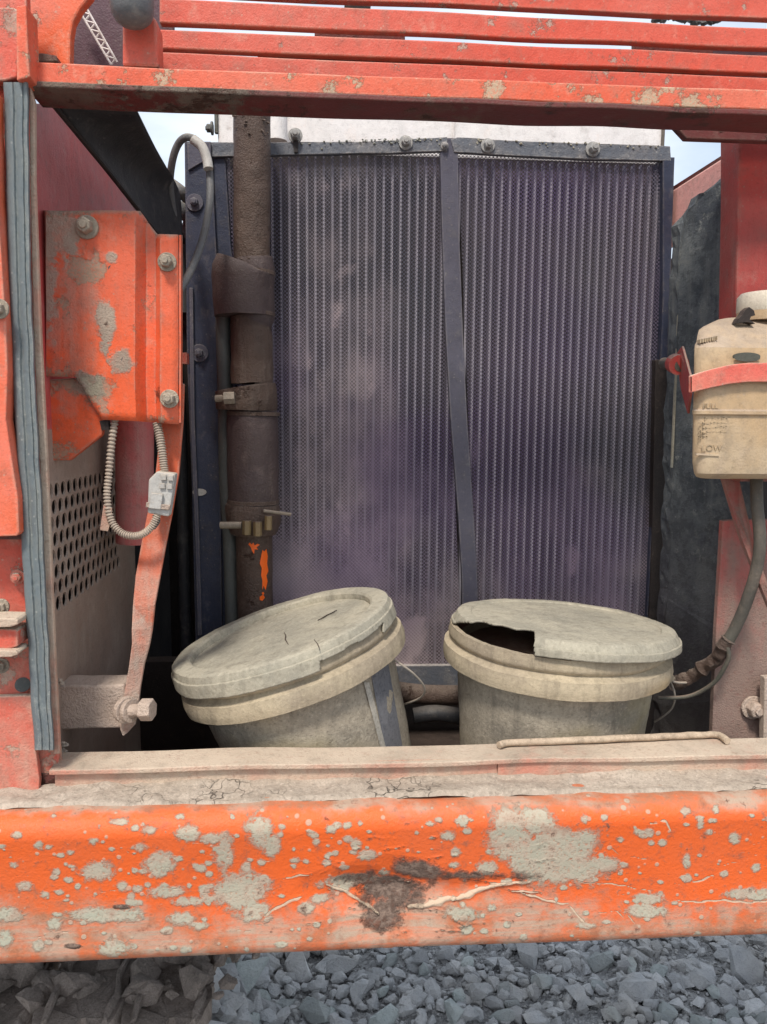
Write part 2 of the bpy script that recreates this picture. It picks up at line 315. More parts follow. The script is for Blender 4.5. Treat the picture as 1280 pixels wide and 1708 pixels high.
def mesh_mat():
    t = NT('fine_radiator_mesh'); x, y, z = t.sep(t.g.outputs['Position'])
    k = 2*math.pi/.0062
    a = t.math('SINE', t.math('MULTIPLY', t.math('ADD', x, t.math('MULTIPLY', z, 1.0)), k*.5)); b = t.math('SINE', t.math('MULTIPLY', t.math('SUBTRACT', x, z), k*.5))
    wv = t.math('ABSOLUTE', t.math('MULTIPLY', a, b))
    n1 = t.noise(4.5, 6, .6); n2 = t.noise(17, 7, .65, t.pos((1, 1, .4)))
    clog = t.math('ADD', t.mr(z, 1.85, 1.22, .05, 1.0, False), t.math('MULTIPLY_ADD', n1, 1.6, -.8)); clog = t.math('ADD', clog, t.math('MULTIPLY_ADD', n2, .9, -.45))
    right = t.mr(x, .05, .22, 0., .42); clog = t.math('SUBTRACT', clog, right)
    bl = t.mr(t.noise(11, 4, .6, t.pos((1, 1, .7), (4, 4, 4))), .60, .72, 0., .35); clog = t.math('ADD', clog, bl)
    clog = t.mr(clog, .0, 1.05, .06, .82)
    cov = t.math('SUBTRACT', 1., t.math('MULTIPLY', t.mr(wv, .12, .38), t.math('SUBTRACT', 1., clog)))
    col = t.mix(t.mr(n1, .4, .65), (.12, .11, .14), (.09, .095, .12)); col = t.mix(clog, col, (.52, .41, .405))
    col = t.mix(t.math('MULTIPLY', t.mr(t.noise(2.6, 3, .5, t.pos(off=(9, 3, 1))), .40, .60), .55), col, (.125, .08, .175))
    bs = t.n('BsdfDiffuse'); t.put(bs.inputs['Color'], col); t.t.links.new(t.bump(wv, -.0006), bs.inputs['Normal'])
    tr = t.n('BsdfTransparent'); mx = t.n('MixShader'); t.put(mx.inputs[0], cov); t.t.links.new(tr.outputs[0], mx.inputs[1]); t.t.links.new(bs.outputs[0], mx.inputs[2])
    t.t.links.new(mx.outputs[0], t.out.inputs['Surface']); return t.m
M['mesh'] = mesh_mat()
def bumper_mat():
    t = NT('chipped_orange_beam'); ch, ru, dr, sc = t.attr('chip'), t.attr('rust'), t.attr('dirt'), t.attr('scratch')
    n1 = t.noise(8, 7, .6); n2 = t.noise(60, 8, .68); n3 = t.noise(240, 5, .7); n5 = t.noise(22, 6, .6, t.pos(off=(2, 5, 1)))
    col = t.mix(t.mr(n1, .35, .65), (.78, .125, .020), (.70, .13, .035)); col = t.mix(t.math('MULTIPLY', t.mr(n2, .52, .7), .25), col, (.60, .13, .06))
    d_ = t.math('ADD', dr, t.math('MULTIPLY_ADD', n2, 1.6, -.8)); d_ = t.math('ADD', d_, t.math('MULTIPLY_ADD', n5, .9, -.45)); d_ = t.mr(d_, .15, .95)
    stk = t.noise(1, 6, .65, t.pos((9, 9, 160), rot=(0, R(4), 0))); d_ = t.math('MULTIPLY', d_, t.mr(stk, .3, .62, .5, 1.))
    col = t.mix(d_, col, t.mix(t.mr(n5, .4, .6), (.40, .17, .09), (.42, .31, .225)))
    n6 = t.noise(120, 8, .75); c = t.math('ADD', ch, t.math('MULTIPLY_ADD', n6, 1.7, -.85)); c = t.math('ADD', c, t.math('MULTIPLY_ADD', n5, 1.5, -.75)); c = t.math('MULTIPLY', t.mr(c, .30, .74), t.mr(n3, .25, .5, .55, 1.))
    small = t.mr(t.math('ADD', t.vor(62), t.math('MULTIPLY', n1, .6)), .46, .38); small = t.math('MULTIPLY', small, .7); c = t.math('MAXIMUM', c, small)
    pcol = t.mix(n3, (.46, .47, .36), (.34, .345, .26)); pcol = t.mix(t.mr(n2, .42, .6), pcol, (.47, .42, .32))
    col = t.mix(t.math('MULTIPLY', c, .93), col, pcol)
    r = t.math('ADD', ru, t.math('MULTIPLY_ADD', n2, 1.6, -.8)); r = t.math('ADD', r, t.math('MULTIPLY_ADD', n5, 1.2, -.6)); r = t.mr(r, .30, .75)
    col = t.mix(r, col, t.mix(t.mr(n6, .38, .62), (.27, .19, .145), (.11, .07, .052)))
    col = t.mix(t.math('MULTIPLY', t.mr(n2, .52, .66), .35), col, (.30, .085, .04)); col = t.mix(t.math('MULTIPLY', t.mr(n6, .55, .68), .4), col, (.22, .12, .08))
    s = t.mr(t.math('ADD', sc, t.math('MULTIPLY_ADD', n3, .5, -.25)), .3, .55)
    col = t.mix(t.math('MULTIPLY', s, .9), col, (.58, .44, .31))
    h = t.math('MULTIPLY_ADD', c, .25, t.math('MULTIPLY', n3, .45)); h = t.math('MULTIPLY_ADD', r, t.math('MULTIPLY', n2, 2.), h); h = t.math('MULTIPLY_ADD', s, -.3, h)
    rg = t.math('ADD', .36, t.math('MULTIPLY', t.math('MAXIMUM', t.math('MAXIMUM', c, d_), r), .5))
    return t.fin(col, rg, t.bump(h, .0028), spec=.35)
M['bumper'] = bumper_mat()

# ================================================================== SETTING
def ground():
    n = 90; xs = np.concatenate([[-400, -60, -12], np.linspace(-3, 4, n), [12, 60, 400]]); ys = np.concatenate([[-400, -40, -6], np.linspace(.2, 6, n), [15, 80, 400]])
    mb = MB()
    for y in ys:
        for x in xs:
            near = -3 <= x <= 4 and .2 <= y <= 6
            z = noise.noise(Vector((x*1.3, y*1.3, 0)))*.03 + noise.noise(Vector((x*7, y*7, 3)))*.018 if near else -.02
            mb.v.append(Vector((x, y, z)))
    m = len(xs)
    for j in range(len(ys)-1):
        for i in range(m-1): mb.f.append((j*m+i, j*m+i+1, (j+1)*m+i+1, (j+1)*m+i))
    me = mesh_of('ground', mb, M['ground'], 'open'); o = bpy.data.objects.new('ground', me); COL.objects.link(o); o['kind'] = 'structure'; WORLD_LOC[o] = Vector(); return o
GND = ground()
def gz(x, y): return noise.noise(Vector((x*1.3, y*1.3, 0)))*.03 + noise.noise(Vector((x*7, y*7, 3)))*.018

def stone_verts(seed, cuts=3):
    rnd = random.Random(seed); bm = bmesh.new(); sc = Vector((1, rnd.uniform(.6, .95), rnd.uniform(.4, .8)))
    for _ in range(17):
        d_ = Vector((rnd.gauss(0,1), rnd.gauss(0,1), rnd.gauss(0,1))).normalized() * rnd.uniform(.78, 1.05)
        bm.verts.new((d_.x*sc.x, d_.y*sc.y, d_.z*sc.z))
    g = bmesh.ops.convex_hull(bm, input=bm.verts[:]); bmesh.ops.delete(bm, geom=[e for e in g['geom_interior'] if isinstance(e, bmesh.types.BMVert)], context='VERTS')
    bmesh.ops.triangulate(bm, faces=bm.faces[:]); bm.verts.index_update()
    vs = [v.co.copy() for v in bm.verts]; fs = [tuple(v.index for v in f.verts) for f in bm.faces]; bm.free(); return vs, fs
SV = [stone_verts(s) for s in range(14)]
SM = []
for k, (vs, fs) in enumerate(SV):
    mb = MB().add(vs, fs); SM.append(mesh_of('stone', mb, M['stone'] if k % 4 else M['stone2']))
def stones():
    rnd = random.Random(3); pts = []; under = []
    for _ in range(45000):
        x, y = rnd.uniform(-1.9, 2.6), rnd.uniform(.9, 4.0); s = .005 + .031*rnd.random()**3.2
        pts.append((x, y, s))
    big = []
    for u, v, s in [(1060,1640,.050),(1235,1610,.075),(1215,1665,.05),(1000,1600,.045),(880,1590,.06),(905,1640,.05),(960,1660,.05),(1060,1655,.06),(1110,1690,.04),(1170,1640,.045),
                    (800,1660,.05),(760,1690,.045),(700,1600,.05),(690,1670,.04),(840,1690,.04),(560,1610,.06),(500,1610,.055),(520,1680,.06),(600,1650,.045),(440,1615,.06),(470,1690,.05),(1260,1690,.05),(640,1700,.05),(900,1700,.045)]:
        p = WZ(u, v, 0.02); big.append((p.x, p.y, s))
    pts = big + pts
    def vis(x, y):
        u, v = proj((x, y, .02)); return -20 < u < 1300 and 1540 < v < 1760
    seen = sorted([p for p in pts if vis(p[0], p[1])], key=lambda p: -p[2])[:300]; ss = set(seen[:250])
    heap = []
    for _ in range(50):
        u = rnd.uniform(330, 450); s = rnd.uniform(.02, .055); z = max(0., .42*(1-(u-240)/190)) ; q = WZ(u, rnd.uniform(1590, 1730), z + .03); heap.append((q, s))
    for q, s in heap:
        o = bpy.data.objects.new('stone', rnd.choice(SM)); COL.objects.link(o); o.parent = GND; o.location = q; o.scale = (s, s, s); o.rotation_euler = (rnd.uniform(-.8, .8), rnd.uniform(-.8, .8), rnd.uniform(0, 6.3))
        for zz in range(1, int(q.z/.05)):       # stones below it carry it
            V0 = (q.x + rnd.uniform(-.03, .03), q.y + rnd.uniform(-.03, .03), s*1.1); under.append((V0, q.z - zz*.05))
    for x, y, s in seen[:250]:
        o = bpy.data.objects.new('stone', rnd.choice(SM)); COL.objects.link(o); o.parent = GND
        o.location = (x, y, gz(x, y) + s*.28); o.rotation_euler = (rnd.uniform(-.5, .5), rnd.uniform(-.5, .5), rnd.uniform(0, 6.3)); o.scale = (s*rnd.uniform(.8, 1.3), s, s*rnd.uniform(.5, 1))
    V = []; F = []; n0 = 0
    for p in pts:
        if p in ss: continue
        x, y, s = p; vs, fs = rnd.choice(SV); A = np.array([tuple(v) for v in vs]); a = rnd.uniform(0, 6.3); b = rnd.uniform(-.6, .6)
        Rm = np.array((Matrix.Rotation(a, 3, 'Z') @ Matrix.Rotation(b, 3, 'X'))); A = A @ Rm.T * s + np.array((x, y, gz(x, y) + s*.2)); V.append(A); F.append(np.array(fs) + n0); n0 += len(A)
    for (x, y, s), z in under:
        vs, fs = rnd.choice(SV); A = np.array([tuple(v) for v in vs])*s + np.array((x, y, z)); V.append(A); F.append(np.array(fs) + n0); n0 += len(A)
    V = np.concatenate(V); F = np.concatenate(F); me = bpy.data.meshes.new('loose_gravel'); me.from_pydata(V.tolist(), [], F.tolist()); me.materials.append(M['stone'])
    o = bpy.data.objects.new('loose_gravel', me); COL.objects.link(o); o.parent = GND; o['kind'] = 'stuff'; o['label'] = 'small blue grey gravel between the larger stones'
stones()

# slab of rock beside the track
def slab():
    p = WZ(400, 1640, .10); mb = MB()
    vs, fs = stone_verts(77); mb.add([Matrix.Rotation(R(-38), 3, 'Z') @ Matrix.Rotation(R(32), 3, 'Y') @ Vector((v.x*.05, v.y*.13, v.z*.05)) + p for v in vs], fs)
    o = obj('rock', mb, M['stone2']); tag(o, 'long flat green grey rock slab leaning beside the crawler track', 'rock')
slab()

# ================================================================== MACHINE BODY
BODY = thing('excavator_body', 'orange red excavator body side with open compartment, chipped lower beam and dusty sill', 'excavator', (0, 1.0, .98))
YF = .845
def hexbolt(u, v, Y, r, parent, mat=None, washer=1.45, h=.5, axis=(0,-1,0), name='bolt', pos=None):
    r *= .86
    c = pos or W(u, v, Y); mb = MB(); ax = Vector(axis).normalized(); mb.tube([c - ax*.002, c + ax*r*.22], r*washer, 20)
    a = c + ax*r*.2; mb.tube([a, a + ax*r*h*1.6, a + ax*r*h*2], [r, r, r*.86], 6)
    mb.tube([a + ax*r*h*1.9, a + ax*r*h*2.5], r*.5, 10)
    rz_ = Matrix.Rotation(random.uniform(0, 1), 3, ax); mb.v = [c + rz_ @ (q - c) for q in mb.v]; mb.wob(r*.05, 300)
    return obj(name, mb, mat or M['bolt'], parent, bev=r*.1)

# --- lower side beam (dented, chipped)
def bumper():
    zt = W(640, 1338, .80).z; zb = W(640, 1590, .785).z; zdeck = zt
    ys_back = .86
    prof = []
    for k in range(10): prof.append((ys_back + (.802-ys_back)*k/9, zdeck + .0015*k/9*0))
    for k in range(1, 13):
        a = R(90*k/12); prof.append((.802 - .022*math.sin(a), zdeck - .022*(1-math.cos(a))))
    zz0 = zdeck - .022; zz1 = zb + .018
    for k in range(1, 96): prof.append((.780 + .004*math.sin(k/95*math.pi), zz0 + (zz1-zz0)*k/95))
    for k in range(1, 11):
        a = R(90*k/10); prof.append((.780 + .02*(1-math.cos(a)), zz1 - .018*math.sin(a)))
    for k in range(1, 6): prof.append((.80 + .06*k/5, zb))
    nx = 760; x0 = W(-120, 1400, .78).x - .06; x1 = W(1400, 1400, .78).x + .06
    P = np.array(prof); X = np.linspace(x0, x1, nx); V = np.zeros((len(prof), nx, 3)); V[..., 0] = X[None]; V[..., 1] = P[:, 0][:, None]; V[..., 2] = P[:, 1][:, None]
    V = V.reshape(-1, 3)
    Rm = np.array(RI); Q = (V - np.array((0, 0, CAMZ))) @ Rm.T; U = 640 - FPX*Q[:, 0]/Q[:, 2]; VV = 854 + FPX*Q[:, 1]/Q[:, 2]
    face = V[:, 1] < .803
    def seg(ax, ay, bx, by, wd):      # soft line mask
        dx, dy = bx-ax, by-ay; t = np.clip(((U-ax)*dx + (VV-ay)*dy)/(dx*dx+dy*dy), 0, 1); dd = np.hypot(U-ax-t*dx, VV-ay-t*dy + 1.6*np.sin(U*.07+ax)+.8*np.sin(U*.23+ay)); return np.clip(1.15 - dd/(wd*(.35+.75*np.sin(np.pi*(.08+.84*t))+.14*np.sin(U*.13)+.12*np.sin(U*.37))), 0, 1)
    def ell(cx, cy, rx, ry): return np.clip(1.25 - .75*np.sqrt(((U-cx)/rx)**2 + ((VV-cy)/ry)**2), 0, 1)
    chip = np.zeros(len(V))
    for b in [(250,1385,14,10),(315,1390,20,14),(65,1408,10,8),(157,1402,10,7),(235,1412,15,10),(265,1437,26,22),(160,1452,26,17),(42,1478,16,10),(355,1400,22,10),(375,1422,18,30),(435,1388,24,28),(455,1410,12,20),
              (400,1490,46,30),(280,1488,30,12),(310,1505,30,8),(430,1522,22,16),(170,1525,60,12),(15,1525,24,12),(10,1565,15,14),(90,1540,12,10),(190,1582,30,15),(305,1533,26,10),(332,1545,18,8),(65,1577,9,10),(75,1493,12,7),(30,1392,12,6),
              (205,1478,10,8),(230,1482,8,7),(300,1362,10,6),(200,1370,16,5),(95,1455,6,6),(110,1440,4,4),(350,1460,6,5),(410,1447,8,10),(440,1470,8,8),(553,1383,9,7),(580,1377,7,6),(492,1437,10,9),(594,1410,8,10),(614,1428,16,9),(560,1423,6,5),(527,1405,7,6),
              (745,1395,14,8),(772,1370,11,9),(720,1398,6,5),(760,1422,10,9),(812,1450,18,14),(758,1443,10,6),(590,1476,52,12),(572,1484,22,13),(510,1517,13,8),(535,1502,14,6),(770,1525,28,14),(780,1550,11,10),(845,1372,28,22),(850,1400,38,32),
              (900,1372,34,22),(930,1412,60,34),(895,1432,46,38),(950,1452,52,24),(975,1398,26,16),(1000,1442,30,12),(975,1366,7,9),(1075,1390,15,8),(1086,1405,6,5),(1144,1352,10,7),(1168,1376,7,7),(1225,1398,10,10),(1260,1447,9,7),(1145,1437,6,11),
              (1194,1350,6,7),(1085,1500,22,8),(1075,1520,32,10),(1235,1490,24,8),(1036,1400,5,4),(1270,1492,14,8),(640,1462,10,7),(980,1545,20,5),(545,1440,8,7),(575,1448,9,6),(340,1485,10,8),(130,1478,5,5)]:
        chip = np.maximum(chip, ell(*b))
    rng = random.Random(5)
    for _ in range(90):
        s = rng.uniform(2, 5); chip = np.maximum(chip, ell(rng.uniform(-100, 1400), rng.uniform(1360, 1585), s*rng.uniform(1, 2), s))
    for _ in range(130):
        cx, cy, sp_ = rng.choice([(150, 1450, 130), (330, 1440, 110), (430, 1420, 60), (920, 1410, 110), (560, 1410, 70), (1080, 1440, 120), (300, 1550, 200), (820, 1540, 160)])
        s = rng.uniform(1.5, 6.5); chip = np.maximum(chip, ell(rng.gauss(cx, sp_), min(1585, max(1362, rng.gauss(cy, 38))), s*rng.uniform(.9, 1.7), s))
    rust = np.maximum.reduce([ell(700,1452,50,20)*1.0, ell(650,1495,48,32), ell(640,1530,28,24), ell(600,1470,40,14)*.7, ell(780,1462,60,10)*.75, ell(850,1462,40,9)*.6, ell(205,1512,14,4), ell(125,1577,14,4)])
    scratch = np.maximum.reduce([seg(684,1520,762,1500,6), seg(755,1502,832,1478,6), seg(822,1481,884,1470,4), seg(545,1478,600,1512,3.2), seg(600,1512,632,1530,3), seg(440,1530,505,1495,3), seg(870,1492,950,1510,2.5), seg(950,1510,975,1540,2.5), seg(850,1485,905,1492,1.8),
                seg(1130,1502,1300,1503,2), seg(1155,1470,1190,1460,2), seg(1085,1372,1110,1368,3), seg(1110,1368,1118,1385,2.5), seg(1180,1410,1190,1370,1.2), seg(1035,1515,1060,1540,1.8), seg(1020,1510,1040,1530,1.3), seg(960,1470,1090,1485,1.2), seg(470,1470,520,1458,1.8)])
    for _ in range(150):
        a, b = rng.uniform(-80, 1350), rng.uniform(1380, 1590); l = rng.uniform(12, 70); an = rng.gauss(.05, .4); scratch = np.maximum(scratch, seg(a, b, a+l*math.cos(an), b+l*math.sin(an), rng.uniform(.7, 1.1))*rng.uniform(.3, .75))
    dirt = np.clip((VV-1455 + 22*np.sin(U*.009+1) + (1280-U)*-.015)/75, 0, 1)*.85 + np.clip((1372 - VV)/26 - (U/1280)*.35, 0, 1)*.9
    dirt = np.where(face, dirt, .95)
    nz = np.array([noise.fractal(Vector((x*6, z*10, .3)), 1, 2, 4) for x, z in V[:, [0, 2]][::1]]) if False else np.sin(V[:, 0]*9+1)*.5+np.sin(V[:, 0]*23+V[:, 2]*30)*.3
    dent = 0.010*ell(650,1505,70,48) + .006*ell(590,1488,60,26) + .005*ell(760,1485,80,18) - .0035*scratch*np.clip(1.6-abs(U-720)/180, 0, 1) + .0012*nz
    dent += .004*ell(400,1500,90,60) + .002*ell(960,1500,120,40) - .0006*chip*0
    V[:, 1] += np.where(face, dent, 0)
    dr = ~face; V[:, 2] += np.where(dr & (V[:, 2] > zb+.05), .0016*np.sin(V[:, 0]*40)*np.sin(V[:, 0]*17), 0)
    F = []; m = nx; idx = np.arange(len(prof)*nx).reshape(len(prof), nx); a = idx[:-1, :-1].ravel(); F = np.stack([a, a+m, a+m+1, a+1], 1)
    me = bpy.data.meshes.new('lower_side_beam'); me.from_pydata(V.tolist(), [], F.tolist()); me.materials.append(M['bumper']); me.shade_smooth()
    for nm, arr in (('chip', chip), ('rust', rust), ('dirt', dirt), ('scratch', scratch)):
        at = me.attributes.new(nm, 'FLOAT', 'POINT'); at.data.foreach_set('value', arr.astype(np.float32))
    o = bpy.data.objects.new('lower_side_beam', me); COL.objects.link(o); o.parent = BODY; o.location = -WORLD_LOC[BODY]; o['label'] = 'orange lower beam with chipped paint, scratches and a rusty dent'
    return zdeck
ZD = bumper()
# --- dusty deck ledge, sill angle
def grid_sheet(fn, nu, nv):
    mb = MB()
    for j in range(nv+1):
        for i in range(nu+1): mb.v.append(fn(i/nu, j/nv))
    for j in range(nv):
        for i in range(nu): mb.f.append((j*(nu+1)+i, j*(nu+1)+i+1, (j+1)*(nu+1)+i+1, (j+1)*(nu+1)+i))
    return mb
XL, XR = W(-150, 1300, .85).x, W(1420, 1300, .85).x
yd = WZ(640, 1303, ZD).y; zs = W(640, 1268, yd).z; yb = WZ(640, 1243, zs).y
def deck(a, b):
    x = XL + (XR-XL)*a; y = .806 + (yd + .004 - .806)*b; zz = ZD + .003 + .0045*noise.noise(Vector((x*14, y*30, 1))) + .003*noise.noise(Vector((x*50, y*60, 4))) + .012*max(0, b-.62)**1.2
    return Vector((x, y, zz - (.004 if b == 0 else 0)))
obj('mud_layer', grid_sheet(deck, 300, 14), M['mud'], BODY, smooth='open', label='cracked dry mud lying on the deck')
xs0 = W(92, 1290, yd).x
sb = MB(); sb.box((xs0, yd, ZD-.02), (W(828, 1290, yd).x, yd+.006, zs-.001)); sb.sub(.03).wob(.0012, 9); obj('sill_web', sb, M['sill'], BODY)
sb = MB(); sb.box((W(829, 1290, yd).x, yd-.002, ZD-.02), (XR, yd+.004, zs-.001)); sb.sub(.03).wob(.0012, 9); obj('sill_web', sb, M['sill'], BODY)
sb = MB(); sb.box((xs0-.004, yd-.006, zs-.006), (XR, yb, zs)); sb.sub(.02).wob(.0018, 8); obj('sill_flange', sb, M['sill'], BODY, bev=.0012, label='dust covered flat top of the sill')
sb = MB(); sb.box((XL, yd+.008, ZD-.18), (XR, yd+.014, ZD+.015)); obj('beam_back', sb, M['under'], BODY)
# --- floor and underside of the compartment
fz = CAMZ - .575
sb = MB(); sb.box((-1.2, .862, fz-.012), (1.6, 1.78, fz)); obj('floor_plate', sb, M['black'], BODY)  # depth cut back so sky light reaches the gravel
sb = MB(); sb.box((-1.2, .862, fz-.02), (-.15, 2.6, fz-.0135)); obj('underside_shade_plate', sb, M['black'], BODY)  # length shaped to keep sky light off the gravel at left

# --- left pillar with plates
def plate(name, pts, Y, th, mat, parent=BODY, bev=.0012, wob=0, sub=0, label=None):
    mb = MB().prism(px(pts, Y), (0, th, 0))
    if sub: mb.sub(sub)
    if wob: mb.wob(wob)
    return obj(name, mb, mat, parent, bev=bev, label=label)
plate('pillar', [(-160,-40),(44,-40),(46,120),(50,300),(60,600),(78,1000),(98,1262),(100,1328),(-160,1336)], .858, .012, M['pillar'])
plate('door_edge_plate', [(-160,12),(22,12),(40,22),(28,128),(8,134),(-160,140)], .836, .014, M['pillar'])
plate('corner_rib', [(27,10),(44,8),(46,60),(50,128),(28,134)], .822, .03, M['beam'])
plate('door_edge_plate', [(-160,150),(-8,150),(-4,330),(10,540),(13,620),(10,700),(22,780),(30,830),(32,888),(28,894),(-160,900)], .815, .02, M['orange'])
plate('gap_shade_plate', [(-100,500),(20,500),(26,600),(30,760),(46,880),(40,900),(-100,900)], .845, .008, M['under'])  # dark sheet put in for the shade of the gap beside the seal
plate('lower_pillar_plate', [(-160,1166),(52,1160),(60,1252),(66,1300),(64,1330),(-160,1336)], .846, .008, M['pillar'])
for (v0, v1) in ((1030, 1046), (1048, 1082), (1084, 1096)):
    plate('hinge_leaf', [(-60,v0),(26,v0+2),(30,v0+5),(30,v1-4),(18,v1),(-60,v1+3)], .815 if v0 == 1048 else .806, .03, M['pillar'] if v0 == 1048 else M['sill'])
hexbolt(2, 1012, .84, .007, BODY, M['bolt']); hexbolt(2, 1110, .84, .007, BODY, M['bolt']); hexbolt(30, 962, .85, .0065, BODY, M['pillar']); hexbolt(-2, 515, .81, .008, BODY)
mb = MB().tube([W(38,1142,.854), W(38,1142,.8585)], .008, 20); obj('plug', mb, M['tubegrey'], BODY)  # dark disc put in for the shade of an open hole
plate('pillar_inner_edge', [(49,140),(58,170),(58,300),(68,560),(80,800),(92,1100),(100,1258),(89,1258),(80,1100),(68,800),(56,560),(50,300)], .842, .007, M['sill'])
# --- rubber seal
def seal():
    L_ = [(6,134),(10,300),(14,450),(22,640),(34,860),(44,1040),(58,1250)]; Rr = [(48,140),(50,300),(52,450),(60,640),(72,860),(80,1040),(91,1250)]
    def I(T, v):
        for a, b in zip(T, T[1:]):
            if v <= b[1]: return a[0] + (b[0]-a[0])*(v-a[1])/(b[1]-a[1])
        return T[-1][0]
    prof = [(0,.006),(0,-.010),(.06,-.0135),(.2,-.0155),(.34,-.0150),(.42,-.0128),(.47,-.0135),(.60,-.0145),(.72,-.0138),(.77,-.0120),(.81,-.0128),(.93,-.0125),(1,-.009),(1,.006)]
    n = 90; mb = MB(); m = len(prof)
    for j in range(n+1):
        v = 137 + (1251-137)*j/n; a, b = I(L_, v), I(Rr, v); jit = noise.noise(Vector((v*.02, 0, 0)))*2
        for t, dy in prof: mb.v.append(W(a + (b-a)*t + jit, v, .842 + dy))
    for j in range(n):
        for i in range(m-1): mb.f.append((j*m+i, j*m+i+1, (j+1)*m+i+1, (j+1)*m+i))
    mb.f.append(tuple(range(m))); mb.f.append(tuple(n*m+i for i in range(m))[::-1])
    tag(obj('door_seal', mb, M['seal'], None, smooth=True), 'long ribbed grey green rubber seal strip down the left pillar', 'rubber seal')
seal()

# --- top beam (lip + underside) 
ytop = .845; z1 = W(640, 160, ytop).z; z0 = W(640, 126, ytop).z
xa, xb = W(42, 130, ytop).x, XR + .15
yu = WZ(640, 191, z1).y
def lipface():
    mb = MB().box((xa, ytop, z1), (xb, ytop+.008, z0)); return mb.sub(.02).wob(.0012, 9)
obj('top_beam_lip', lipface(), M['beam'], BODY, bev=.0015, label='front lip of the top beam with yellowish chipped spots')
mb = MB().box((xa, ytop-.004, z1-.006), (xb, yu, z1-.0005)); mb.sub(.02).wob(.0016, 12); obj('top_beam_flange', mb, M['under'], BODY, bev=.0012, label='dirty underside of the top beam, its shade put into the dark colour')
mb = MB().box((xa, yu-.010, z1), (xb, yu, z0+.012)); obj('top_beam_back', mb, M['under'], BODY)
mb = MB().box((xa, ytop+.009, z0-.004), (xb, yu-.012, z0+.002)); obj('top_beam_cover', mb, M['salmon'], BODY)
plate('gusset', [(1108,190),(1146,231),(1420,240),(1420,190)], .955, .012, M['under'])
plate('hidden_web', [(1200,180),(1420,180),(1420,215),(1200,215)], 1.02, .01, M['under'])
for u, v in ((548,178),(585,182)):
    mb = MB().tube([W(u, v-12, .9), W(u, v+8, .9)], .0045 if u == 585 else .008, 8); obj('bolt_end', mb, M['pipe'], BODY)
# rust / mud lumps hanging on the underside
mb = MB()
for k in range(50):
    u = random.gauss(400, 75); vs, fs = SV[k % 14]; s = random.uniform(.003, .008); c = W(u, 174 + (u-300)*.028 + random.uniform(-4, 4), .925); mb.add([c + v*s for v in vs], fs)
o = obj('mud_crust', mb, M['pipe'], BODY, label='mud crust under the top beam'); o['kind'] = 'stuff'

# --- right post and lower right plate
mb = MB().prism([W(1234,195,1.03), W(1420,195,1.03), W(1420,700,1.03), W(1226,700,1.03)], (0, .05, 0)); mb.sub(.04).wob(.0015); obj('right_post', mb, M['redpost'], BODY, bev=.003)
plate('right_lower_plate', [(1206,868),(1230,866),(1420,866),(1420,1232),(1188,1232),(1196,1050)], .985, .01, M['redpost'], sub=.05, wob=.0015)
hexbolt(1256, 1180, .982, .013, BODY, M['dustmetal'], h=.6)
plate('seam_cover', [(1276,1130),(1420,1130),(1420,1235),(1274,1235)], .96, .012, M['dustmetal'])

# --- left inner wall (runs back), perforated panel and hood lining
XW = W(60, 900, .87).x
ya = .868; yperf0 = WX(82, 900, XW).y; yperf1 = WX(203, 900, XW).y
zp0 = WX(95, 1022, XW).z; zp1 = WX(84, 806, XW).z
pitch_y, pitch_z = .0222, (zp1-zp0)/8
ncol = int((yperf1 - yperf0)/pitch_y)
def perf():
    mb = MB(); n = 12
    for j in range(8):
        off = 0 if j % 2 else pitch_y/2
        for i in range(ncol):
            y0 = yperf0 + i*pitch_y + off; y1 = y0 + pitch_y; zb_ = zp0 + j*pitch_z; zt_ = zb_ + pitch_z
            if j >= 6 and False: continue
            cy, cz = (y0+y1)/2, (zb_+zt_)/2; r = .0089; o = len(mb.v)
            for x in (XW, XW-.0025):
                for k in range(n):
                    a = 2*math.pi*(k+.5)/n; mb.v.append(Vector((x, cy + r*math.cos(a), cz + r*1.0*math.sin(a))))
                for k in range(n):
                    a = 2*math.pi*(k+.5)/n; ca, sa = math.cos(a), math.sin(a); s = min(pitch_y/2/abs(ca), pitch_z/2/abs(sa)); mb.v.append(Vector((x, cy + s*ca, cz + s*sa)))
                for (cyy, czz) in ((y0,zb_),(y1,zb_),(y1,zt_),(y0,zt_)): mb.v.append(Vector((x, cyy, czz)))
            for s_ in (0, 2*n+4):
                for k in range(n):
                    k2 = (k+1) % n; mb.f.append((o+s_+k, o+s_+k2, o+s_+n+k2, o+s_+n+k))
                    A, B = mb.v[o+s_+n+k], mb.v[o+s_+n+k2]
                    if abs(A.y-B.y) > 1e-5 and abs(A.z-B.z) > 1e-5:
                        c = min(range(4), key=lambda q: (mb.v[o+s_+2*n+q] - (A+B)/2).length); mb.f.append((o+s_+n+k, o+s_+n+k2, o+s_+2*n+c))
            for k in range(n): mb.f.append((o+k, o+(k+1) % n, o+2*n+4+(k+1) % n, o+2*n+4+k))
        if off:   # fill half cell at the row start
            mb.box((XW-.0025, yperf0, zp0+j*pitch_z), (XW, yperf0+off, zp0+(j+1)*pitch_z))
        else: mb.box((XW-.0025, yperf0+ncol*pitch_y, zp0+j*pitch_z), (XW, yperf0+(ncol+.5)*pitch_y, zp0+(j+1)*pitch_z))
    obj('perforated_panel', mb, M['tan'], BODY, label='tan steel panel punched with rows of round holes')
perf()
yend = 1.30; ype = yperf0 + (ncol+.5)*pitch_y
zmid = WX(85, 760, XW).z
def wallbox(name, y0, y1, za, zb_, mat, dx=0, sub=0): 
    mb = MB().box((XW-.0025+dx, y0, za), (XW+dx, y1, zb_))
    if sub: mb.sub(sub).wob(.002, 7)
    return obj(name, mb, mat, BODY)
wallbox('inner_wall', ya, yend, zp1, zmid+.03, M['tan']); wallbox('inner_wall', ya, yend, fz, zp0, M['tan'])
